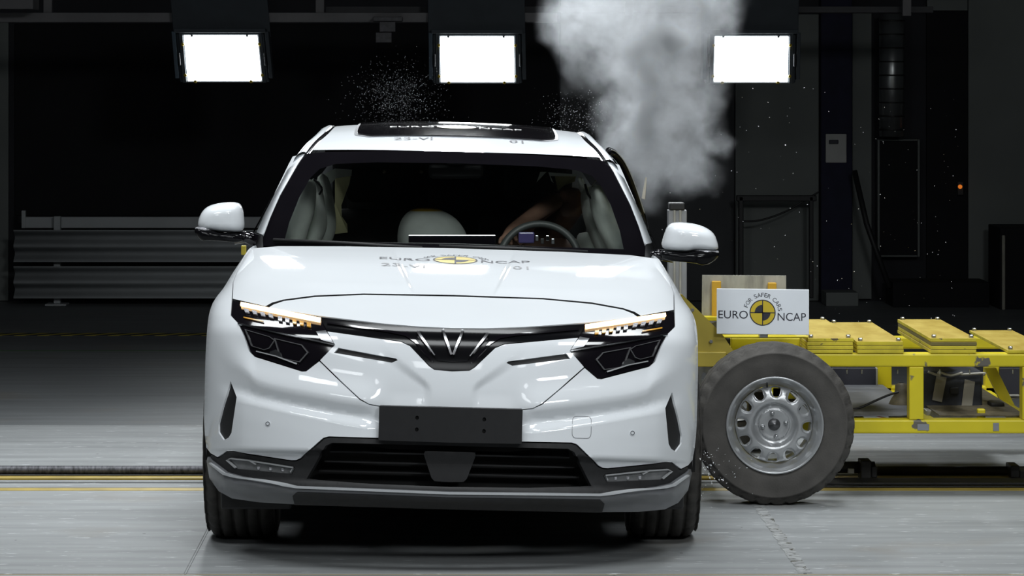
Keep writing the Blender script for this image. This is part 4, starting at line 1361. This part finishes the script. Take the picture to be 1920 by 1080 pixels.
# ------------------------------------------------ crash dummy
def skin_body(name, joints, edges, m, label, cat):
    me = bpy.data.meshes.new(name)
    me.from_pydata([j[0] for j in joints], edges, [])
    o = link(name, me, m, None, label=label, category=cat)
    sk = o.modifiers.new('skin', 'SKIN')
    for i, j in enumerate(joints):
        r = j[1]
        me.skin_vertices[0].data[i].radius = r if isinstance(r, tuple) else (r, r)
        me.skin_vertices[0].data[i].use_root = (i == 0)
    sk.use_smooth_shade = True
    ss = o.modifiers.new('sub', 'SUBSURF')
    ss.levels = 2
    ss.render_levels = 2
    return o
J = [((0.40, 2.00, 0.62), 0.14), ((0.41, 2.02, 0.80), 0.135), ((0.42, 2.03, 0.97), 0.14), ((0.45, 2.00, 1.07), 0.06),
     ((0.495, 1.94, 1.12), 0.062), ((0.515, 1.86, 1.155), 0.084), ((0.54, 1.86, 1.22), 0.086), ((0.545, 1.87, 1.285), 0.066),
     ((0.27, 2.00, 1.02), 0.062), ((0.34, 1.86, 1.13), 0.05), ((0.47, 1.74, 1.235), 0.043), ((0.37, 1.62, 1.175), 0.037), ((0.265, 1.50, 1.11), 0.030), ((0.24, 1.45, 1.085), 0.028),
     ((0.57, 2.00, 0.99), 0.062), ((0.61, 1.90, 0.82), 0.048), ((0.52, 1.62, 0.83), 0.034), ((0.49, 1.50, 0.87), 0.028),
     ((0.30, 1.85, 0.60), 0.085), ((0.27, 1.55, 0.66), 0.065), ((0.27, 1.35, 0.40), 0.05), ((0.50, 1.85, 0.60), 0.085), ((0.53, 1.55, 0.66), 0.065), ((0.53, 1.35, 0.40), 0.05),
     ((0.505, 1.765, 1.165), 0.016)]
E = [(0, 1), (1, 2), (2, 3), (3, 4), (4, 5), (5, 6), (6, 7), (2, 8), (8, 9), (9, 10), (10, 11), (11, 12), (12, 13), (2, 14), (14, 15), (15, 16), (16, 17),
     (0, 18), (18, 19), (19, 20), (0, 21), (21, 22), (22, 23), (5, 24)]
fb = len(J)
for i, (dx, dz) in enumerate(((-0.028, 0.0), (-0.014, -0.006), (0.0, -0.008), (0.014, -0.004), (0.034, 0.012))):
    J += [((0.24 + dx, 1.415 + (0.02 if i == 4 else 0), 1.075 + dz), 0.0095), ((0.24 + dx * 1.15, 1.385 + (0.02 if i == 4 else 0), 1.055 + dz), 0.0085)]
    E += [(13, fb + 2 * i), (fb + 2 * i, fb + 2 * i + 1)]
skin_body('crash_test_dummy', J, E, M['skin'], 'brown crash test dummy slumped against the airbag behind the steering wheel', 'dummy')

# ================================================================== the barrier trolley
tr = empty('barrier_trolley', (1.4, 1.0, 0), 'yellow steel barrier trolley pressed into the side of the white car', 'trolley')
YN, YFAR = 1.09, 2.42
zt = lambda py, Y=YN: WP(0, py, Y).z
xt = lambda px, Y=YN: WP(px, 0, Y).x
def tb(name, px0, px1, py0, py1, Y0, Y1, m, parent=tr, bev=0.004, Yp=None):
    Yp = Y0 if Yp is None else Yp
    return box(name, xt(px0, Yp), xt(px1, Yp), Y0, Y1, zt(py1, Yp), zt(py0, Yp), m, parent, bev=bev)
XE = 3.9
for (Y0, nm) in ((YN, 'near'), (YFAR, 'far')):
    dz_ = 0.0 if nm == 'near' else -0.05
    box('upper_rail', 1.06, XE, Y0, Y0 + 0.08, zt(688) + dz_, zt(663) + dz_, M['yellow'], tr, bev=0.008)
    box('lower_rail', 1.30, XE, Y0, Y0 + 0.08, zt(813), zt(787), M['yellow'], tr, bev=0.008)
tb('post', 1705, 1732, 688, 787, YN, YN + 0.07, M['yellow'])
tb('post', 1917, 1942, 688, 787, YN, YN + 0.07, M['yellow'])
for px in (1448, 1646, 1848):
    tb('rear_post', px, px + 26, 680, 745, YFAR, YFAR + 0.07, M['yellow'])
for X in (1.08, 1.72, 2.02, 2.46, 3.2):
    box('cross_beam', X, X + 0.07, YN + 0.08, YFAR, zt(813), zt(795), M['yellow'], tr, bev=0.006)
box('floor_plate', 1.55, 2.02, YN + 0.09, YFAR - 0.01, 0.327, 0.333, mat('grey_tray', (0.11, 0.115, 0.125), 0.6, var=0.2, scale=6), tr, bev=0.001)
box('floor_plate', 2.09, 2.46, YN + 0.09, YFAR - 0.01, 0.327, 0.333, M['dirt'], tr, bev=0.001)
# dark panel in the back with a pale edge
tb('rear_panel', 1560, 1646, 690, 740, YFAR - 0.03, YFAR - 0.01, mat('navy_panel', (0.02, 0.02, 0.03), 0.6, var=0.1))
tb('rear_panel_edge', 1560, 1646, 740, 743.5, YFAR - 0.05, YFAR - 0.005, M['galv'])
tb('rear_panel_edge', 1643, 1646, 690, 740, YFAR - 0.05, YFAR - 0.005, M['galv'])
tb('rear_panel', 1874, 1960, 690, 740, YFAR - 0.03, YFAR - 0.01, mat('navy_panel_b', (0.02, 0.02, 0.03), 0.6, var=0.1))
tb('rear_panel_edge', 1884, 1912, 740, 743.5, YFAR - 0.05, YFAR - 0.005, M['galv'])
# barrier backing plate and crushed face
box('backing_plate', 1.00, 1.05, 1.19, 2.6, 0.27, 0.75, M['yellow'], tr, bev=0.006)
# gusset
def plate(name, pts, Y, th, m, parent=tr):
    n = len(pts)
    V = [WP(x, y, Y) for x, y in pts]
    V += [v + Vector((0, th, 0)) for v in V]
    Fc = [tuple(range(n)), tuple(range(2 * n - 1, n - 1, -1))] + [(i, n + i, n + (i + 1) % n, (i + 1) % n) for i in range(n)]
    return fixn(raw(name, V, Fc, m, parent))
gu = plate('gusset', [(1272, 551), (1279, 552), (1353, 625), (1374, 656), (1374, 664), (1270, 664)], 1.06, 0.02, M['ochre'])
tb('gusset_flange', 1300, 1362, 660, 688, 1.05, 1.10, M['ochre'])
def bolt(name, p, r, parent, ax='Y', m='steel', L=0.012):
    V, Fc = lathe([(0.0005, -L), (r * 0.9, -L), (r, -L * 0.7), (r, 0)], 6, p, ax) if ax == 'Y' else lathe([(0.0005, L), (r * 0.9, L), (r, L * 0.7), (r, 0)], 6, p, ax)
    return raw(name, V, Fc, M[m], parent)
bolt('bolt', WP(1333, 640, 1.058), 0.008, gu)
bolt('bolt', WP(1298, 581, 1.058), 0.008, gu)
tb('deck_plate', 1350, 1516, 631, 634, 1.06, 1.16, M['yellow'], Yp=1.06)
tb('deck_web', 1372, 1500, 634, 662, 1.3, 1.34, M['yellow'], Yp=1.3)
tb('web_brace', 1362, 1370, 634, 650, 1.25, 1.29, M['iron'], Yp=1.25)
# aluminium plate and its brackets
ap = plate('metal_plate', [(1317, 516), (1474, 517), (1474, 592), (1316, 592)], 1.36, 0.012, M['galv'])
tb('plate_bracket', 1335, 1352, 527, 600, 1.325, 1.35, M['orange'], tr, Yp=1.33)
tb('plate_bracket', 1440, 1456, 530, 600, 1.325, 1.35, M['orange'], tr, Yp=1.33)
box('plate_foot', xt(1316, 1.35), xt(1476, 1.35), 1.30, 1.40, zt(600, 1.35), zt(592, 1.35), M['yellow'], tr)
box('plate_strut', xt(1345, 1.34), xt(1362, 1.34), 1.32, 1.36, zt(664, 1.35), zt(600, 1.35), M['iron'], tr)
# sign
SY = 1.02
ss_ = F / (SY + D0)
c = WP(1430.5, 584.5, SY)
rz_ = Matrix.Translation(c) @ Matrix.Rotation(math.radians(0.75), 4, 'Y') @ Matrix(((1, 0, -0.012, 0), (0, 1, 0, 0), (0, 0, 1, 0), (0, 0, 0, 1)))
hw, hh = 86.5 / ss_, 42.5 / ss_
sg_o = box('sign_board', -hw, hw, 0, 0.008, -hh, hh, M['sign'], tr, bev=0.002, mtx=rz_)
k_ = 2 * hw / 1165
lc = (-5 * k_, -12 * k_)
logo(lambda x, y, h: tuple(rz_ @ Vector((lc[0] + x, -0.0006 - 0.0004 * h, lc[1] + y))), sg_o, k_ * 1.0, M['ink'], M['ylogo'])
tb('sign_stand', 1424, 1440, 626, 634, 1.03, 1.08, M['steel'], tr, Yp=1.03)

# ballast plate stacks (bolted to the rails)
def stack(px0, px1, py_top, n, Yb, dark=None):
    x0, x1 = xt(px0), xt(px1)
    z0, z1 = zt(662.5), zt(py_top)
    th = (z1 - z0) / n
    for k in range(n):
        jx = random.uniform(-0.002, 0.002)
        b = box('ballast_plate', x0 + jx, x1 + jx, YN + random.uniform(-0.002, 0.002), Yb, z0 + k * th + 0.0009, z0 + (k + 1) * th - 0.0009, M['yedge'], tr, bev=0.0015)
        b.data.materials.append(M['yply'])
        b.data.materials.append(mat('worn_edge', (0.17, 0.14, 0.035), 0.6, var=0.2, scale=12))
        for p in b.data.polygons:
            if p.normal.z > 0.9:
                p.material_index = 1
            elif dark == k:
                p.material_index = 2
    for x in (x0 + 0.018, x1 - 0.018):
        for y in (YN + 0.03, Yb - 0.03):
            bolt('plate_bolt', (x, y, z1), 0.010, tr, 'Z', 'steel', 0.012)
stack(1514, 1600, 634, 4, 2.05)
stack(1607, 1694, 640, 3, 2.05)
stack(1745, 1831, 634, 4, 2.05, dark=2)
stack(1889, 1976, 656, 1, 2.05)
for px in (1588, 1616, 1683, 1762, 1818, 1899):
    p = WP(px, 692, YN + 0.05)
    tube('stud', [p, p + Vector((0, 0, -0.02))], 0.003, M['steel'], tr, 6)
# near wheel
wc = Vector((WP(1448, 0, 0.89).x, 0.88, 0.336))
def trolley_wheel(wc, sgn):
    R = 0.336
    V, Fc = None, None
    ty = tyre('tyre', 0, 0, R, 0.196, 0.20, M['rubber2'], tr, grooves=(-0.5, 0, 0.5), seg=132)
    mtx = Matrix.Translation(wc) @ Matrix.Rotation(math.radians(90), 4, 'Z') @ Matrix.Translation((0, 0, -R))
    for v in ty.data.vertices:
        v.co = mtx @ v.co
    fixn(ty)
    y0 = wc.y - sgn * 0.10           # outer face
    pr = [(0.200, 0.012), (0.2045, 0.004), (0.202, -0.004), (0.195, -0.002), (0.190, 0.010), (0.183, 0.016), (0.178, 0.024), (0.172, 0.040), (0.165, 0.050), (0.160, 0.06), (0.160, 0.17), (0.19, 0.18)]
    V, Fc = lathe([(r, a * sgn) for r, a in pr], 72, (wc.x, y0, wc.z), 'Y')
    rm = fixn(raw('rim', V, Fc, M['rim'], tr, True))
    holes = []
    for k in range(12):
        a = math.radians(90 + 30 * k - 3)
        hh_ = [(-0.0165, 0.008), (-0.012, 0.0165), (0.012, 0.0165), (0.0165, 0.008), (0.012, -0.012), (0.004, -0.0175), (-0.004, -0.0175), (-0.012, -0.012)]
        hole = []
        for (x, y) in chaikin(hh_, 1):
            x *= 1.22
            yy = y * 1.22 + 0.138
            t = a - math.pi / 2
            hole.append((x * math.cos(t) - yy * math.sin(t), x * math.sin(t) + yy * math.cos(t)))
        holes.append(hole)
    yp = pchip([0, 0.02, 0.045, 0.062, 0.068, 0.080, 0.090, 0.102, 0.125, 0.15, 0.162], [0.036, 0.036, 0.036, 0.034, 0.040, 0.036, 0.018, 0.012, 0.016, 0.030, 0.050])
    def fm(x, zz):
        r = np.sqrt(x * x + zz * zz)
        hd = np.full_like(r, 1.0)
        for k in range(12):
            a = math.radians(90 + 30 * k - 3)
            hd = np.minimum(hd, np.hypot(x - 0.138 * math.cos(a), zz - 0.138 * math.sin(a)))
        y = yp(r) + 0.007 * (1 - sst((hd - 0.018) / 0.011))
        return np.stack([wc.x + x, y0 + sgn * y, wc.z + zz], -1)
    disc = panel('rim_disc', circ(0, 0, 0.1605, 72), fm, M['rim'], rm, holes=holes, sp=0.006, bsp=0.005, flange=0.008, eps=0.0008)
    for k in range(4):
        a = math.radians(100 + 90 * k)
        V, Fc = lathe([(0.001, -0.022), (0.006, -0.021), (0.009, -0.016), (0.0095, 0.0)], 12, (wc.x + 0.049 * math.cos(a), y0 + sgn * 0.035, wc.z + 0.049 * math.sin(a)), 'Y')
        raw('lug_nut', V, Fc, M['steel'], rm, True)
    V, Fc = lathe([(0.001, -0.016), (0.010, -0.016), (0.013, -0.008), (0.022, -0.008), (0.026, 0.006)], 20, (wc.x, y0 + sgn * 0.03, wc.z), 'Y')
    raw('hub_cap', V, Fc, M['alloy'], rm, True)
    tube('valve_stem', [(wc.x - 0.033, y0 + 0.004 * sgn, wc.z + 0.176), (wc.x - 0.031, y0 + 0.018 * sgn, wc.z + 0.158)], 0.004, M['cable'], rm, 8)
trolley_wheel(wc, 1)
trolley_wheel(Vector((wc.x, 2.62, 0.336)), -1)
tube('axle', [(wc.x, 1.0, 0.336), (wc.x, 2.52, 0.336)], 0.03, M['dirt'], tr, 14)
box('brake_block', wc.x - 0.09, wc.x - 0.015, 1.01, 1.07, 0.30, 0.46, M['dirt'], tr, bev=0.01)
# equipment on board
eq = tb('equipment_box', 1730, 1846, 698, 782, 1.55, 1.95, M['box'], tr, 0.01, Yp=1.5)
for pts in ([(1756, 704), (1775, 708), (1766, 754), (1748, 750)], [(1809, 711), (1828, 716), (1822, 769), (1802, 768)]):
    plate('tape_strip', pts, 1.538, 0.002, M['tape'], eq)
tb('box_latch', 1782, 1798, 727, 739, 1.535, 1.549, M['cable'], eq, 0.002, Yp=1.53)
tb('box_base', 1737, 1842, 770, 786, 1.40, 1.5, M['galv'], tr, 0.003, Yp=1.40)
tb('hook', 1833, 1848, 767, 786, 1.25, 1.28, M['yellow'], tr, 0.006, Yp=1.25)
plate('slanted_brace', [(1846, 690), (1868, 690), (1905, 765), (1890, 780)], 2.0, 0.04, M['yellow'])
tb('black_block', 1858, 1884, 755, 778, 1.5, 1.6, M['cable'], tr, 0.008, Yp=1.5)
p0 = WP(1690, 760, 1.6)
V, Fc = lathe([(0.02, -0.09), (0.055, -0.07), (0.06, 0.0), (0.045, 0.03), (0.03, 0.05), (0.028, 0.09), (0.012, 0.10)], 18, p0, 'Z')
raw('actuator', V, Fc, M['dirt'], tr, True)
tube('hydraulic_hose', spline(PL([(1570, 772), (1610, 765), (1640, 752), (1668, 740), (1685, 735)], 1.4), 6), 0.005, M['cable'], tr, 8)
tube('red_wire', spline(PL([(1590, 774), (1630, 778), (1665, 784), (1700, 786)], 1.35), 6), 0.002, M['redwire'], tr, 6)
pts = [WP(1740 + 14 * i + 10 * math.sin(i * 2.1), 697 + 8 * math.sin(i * 1.7) ** 2, 1.5) for i in range(9)]
tube('cable_bundle', spline(pts, 5), 0.006, M['galv'], tr, 6)
for (px, py, w, h) in ((1862, 793, 11, 15), (1720, 795, 22, 12)):
    tb('tape_patch', px, px + w, py, py + h, YN - 0.0025, YN - 0.0005, mat('grey_tape', (0.22, 0.23, 0.25), 0.5, var=0.1), tr, 0.0003, Yp=YN)

# camera pole behind the mirror
t = empty('camera_pole', WP(1270, 700, 2.9), 'silver aluminium profile post with black cap behind the right mirror', 'post')
x0, x1 = WP(1253, 0, 2.9).x, WP(1288, 0, 2.9).x
zt_ = WP(0, 394, 2.9).z
box('profile_post', x0, x1, 2.9, 2.98, 0.01, zt_, mat('anodised_profile', (0.32, 0.33, 0.35), 0.4, 0.4, var=0.1), t, bev=0.004)
for x in (x0 + (x1 - x0) * 0.33, x0 + (x1 - x0) * 0.64):
    box('profile_rib', x - 0.005, x + 0.005, 2.892, 2.9, 0.01, zt_, M['galv'], t, bev=0.001)
box('post_cap', x0 + 0.005, x1 - 0.01, 2.89, 2.99, zt_, zt_ + 0.035, M['black'], t, bev=0.006)
box('post_foot', x0 - 0.06, x1 + 0.06, 2.85, 3.05, 0.0, 0.01, M['iron'], t, bev=0.003)

# tow carriage on the track
t = empty('tow_carriage', WP(1640, 905, 1.6), 'black tow carriage with clamps riding the floor track at right', 'tow carriage')
RYc = 1.62
def cb_(name, px0, px1, py0, py1, Y0, Y1, m):
    return box(name, xt(px0, Y0), xt(px1, Y0), Y0, Y1, max(0.001, zt(py1, Y0)), zt(py0, Y0), m, t, bev=0.004)
tube('draw_bar', [(xt(1500, RYc), RYc, 0.05), (xt(1640, RYc), RYc, 0.05)], 0.026, M['iron'], t, 14)
cb_('clamp_block', 1614, 1634, 864, 901, 1.56, 1.66, M['iron'])
cb_('clamp_jaw', 1634, 1645, 875, 896, 1.57, 1.65, M['cable'])
cb_('collar', 1590, 1602, 879, 889, 1.58, 1.66, M['galv'])
tube('guide_bar', [(xt(1645, 1.70), 1.70, 0.024), (4.6, 1.70, 0.024)], 0.020, M['iron'], t, 12)
cb_('end_block', 1895, 1912, 873, 896, 1.60, 1.72, M['cable'])
cb_('end_ramp', 1912, 1945, 882, 897, 1.60, 1.72, M['cable'])
box('track_cover', 1.45, 6, 1.40, 1.56, 0.001, 0.012, M['iron'], t, bev=0.003)
box('track_cover', 1.45, 6, 1.33, 1.37, 0.001, 0.006, M['cable'], t, bev=0.002)

# ------------------------------------------------ flying debris and smoke
def debris(name, spots, label):
    V, Fc = [], []
    for (p, r) in spots:
        o = len(V)
        q = rng.normal(size=(4, 3))
        q /= np.linalg.norm(q, axis=1, keepdims=True)
        for k in range(4):
            V.append(tuple(np.array(p) + q[k] * r))
        Fc += [(o, o + 1, o + 2), (o, o + 1, o + 3), (o, o + 2, o + 3), (o + 1, o + 2, o + 3)]
    return raw(name, V, Fc, M['chipg'], None, False, kind='stuff', label=label, category='debris')
sp1 = [(WP(rng.normal(745, 40), rng.normal(182, 30), rng.uniform(2.6, 3.6)), rng.uniform(0.0006, 0.0019)) for _ in range(1500)]
sp1 += [(WP(rng.normal(1075, 32), rng.normal(218, 22), rng.uniform(2.4, 3.2)), rng.uniform(0.0006, 0.0022)) for _ in range(500)]
debris('glass_dust', sp1, 'fine glass dust thrown up above the car roof')
sp2 = [(WP(1300 + abs(rng.normal(0, 38)), rng.normal(885, 26), rng.uniform(-0.45, 0.5)), rng.uniform(0.0015, 0.006)) for _ in range(130)]
debris('glass_shards', sp2, 'glittering shards flying between front tyre and trolley wheel')
sp3 = [(WP(rng.uniform(1230, 1800), rng.uniform(150, 620), rng.uniform(1.5, 2.75)), rng.uniform(0.001, 0.0035)) for _ in range(190)]
debris('loose_specks', sp3, 'loose bright specks floating over the trolley and dark wall')

SMY = 2.9
sc0 = F / (SMY + D0)
blobs = [(1090, 40, 75, 0.7), (1180, 20, 90, 1.0), (1280, 20, 90, 1.1), (1340, 10, 60, 0.6), (1190, 95, 70, 0.8), (1250, 110, 80, 1.1), (1215, 175, 85, 1.1), (1285, 180, 65, 0.8),
         (1170, 240, 60, 0.9), (1240, 250, 75, 0.9), (1295, 255, 60, 0.9), (1340, 262, 30, 0.6), (1260, 305, 62, 1.0), (1200, 300, 50, 0.7), (1215, 365, 45, 0.35), (1100, 110, 60, 0.3), (1300, 330, 50, 0.35)]
a, b = WP(990, -60, SMY), WP(1420, 440, SMY)
bm = bmesh.new()
box_bm(bm, a.x, b.x, SMY - 0.45, SMY + 0.45, b.z, a.z + 0.1)
sm = bpy.data.materials.new('smoke_volume')
sm.use_nodes = True
nt = sm.node_tree
nt.nodes.remove(nt.nodes['Principled BSDF'])
pvn = nt.nodes.new('ShaderNodeVolumePrincipled')
pvn.inputs['Color'].default_value = (0.92, 0.96, 1.0, 1)
pvn.inputs['Anisotropy'].default_value = 0.62
tcn = nt.nodes.new('ShaderNodeTexCoord')
nz = nt.nodes.new('ShaderNodeTexNoise')
nz.inputs['Scale'].default_value = 4.2
nz.inputs['Detail'].default_value = 5
nz.inputs['Roughness'].default_value = 0.6
nt.links.new(tcn.outputs['Object'], nz.inputs['Vector'])
# warp the lookup so the plume billows
wv = nt.nodes.new('ShaderNodeVectorMath'); wv.operation = 'SUBTRACT'
nt.links.new(nz.outputs['Color'], wv.inputs[0]); wv.inputs[1].default_value = (0.5, 0.5, 0.5)
ws_ = nt.nodes.new('ShaderNodeVectorMath'); ws_.operation = 'SCALE'
nt.links.new(wv.outputs[0], ws_.inputs[0]); ws_.inputs['Scale'].default_value = 0.34
wa = nt.nodes.new('ShaderNodeVectorMath'); wa.operation = 'ADD'
nt.links.new(tcn.outputs['Object'], wa.inputs[0]); nt.links.new(ws_.outputs[0], wa.inputs[1])
acc = None
for (px, py, r, wgt) in blobs:
    p = WP(px, py, SMY)
    ds = nt.nodes.new('ShaderNodeVectorMath'); ds.operation = 'DISTANCE'
    nt.links.new(wa.outputs[0], ds.inputs[0]); ds.inputs[1].default_value = p
    mr = nt.nodes.new('ShaderNodeMapRange')
    mr.interpolation_type = 'SMOOTHSTEP'
    mr.inputs['From Min'].default_value = 0.0
    mr.inputs['From Max'].default_value = r * 1.25 / sc0
    mr.inputs['To Min'].default_value = wgt
    mr.inputs['To Max'].default_value = 0.0
    nt.links.new(ds.outputs['Value'], mr.inputs['Value'])
    if acc is None:
        acc = mr.outputs[0]
    else:
        ad = nt.nodes.new('ShaderNodeMath'); ad.operation = 'ADD'
        nt.links.new(acc, ad.inputs[0]); nt.links.new(mr.outputs[0], ad.inputs[1])
        acc = ad.outputs[0]
n2 = nt.nodes.new('ShaderNodeTexNoise')
n2.inputs['Scale'].default_value = 8.0
n2.inputs['Detail'].default_value = 5
nt.links.new(wa.outputs[0], n2.inputs['Vector'])
mr2 = nt.nodes.new('ShaderNodeMapRange')
mr2.inputs['From Min'].default_value = 0.35
mr2.inputs['From Max'].default_value = 0.68
mr2.inputs['To Min'].default_value = 0.25
mr2.inputs['To Max'].default_value = 1.6
nt.links.new(n2.outputs['Fac'], mr2.inputs['Value'])
mu = nt.nodes.new('ShaderNodeMath'); mu.operation = 'MULTIPLY'
nt.links.new(acc, mu.inputs[0]); nt.links.new(mr2.outputs[0], mu.inputs[1])
mu2 = nt.nodes.new('ShaderNodeMath'); mu2.operation = 'MULTIPLY'
nt.links.new(mu.outputs[0], mu2.inputs[0]); mu2.inputs[1].default_value = 6.2
nt.links.new(mu2.outputs[0], pvn.inputs['Density'])
nt.links.new(pvn.outputs[0], nt.nodes['Material Output'].inputs['Volume'])
bm_obj('smoke_plume', bm, sm, None, kind='stuff', label='pale smoke plume rising behind the struck side of the car', category='smoke')
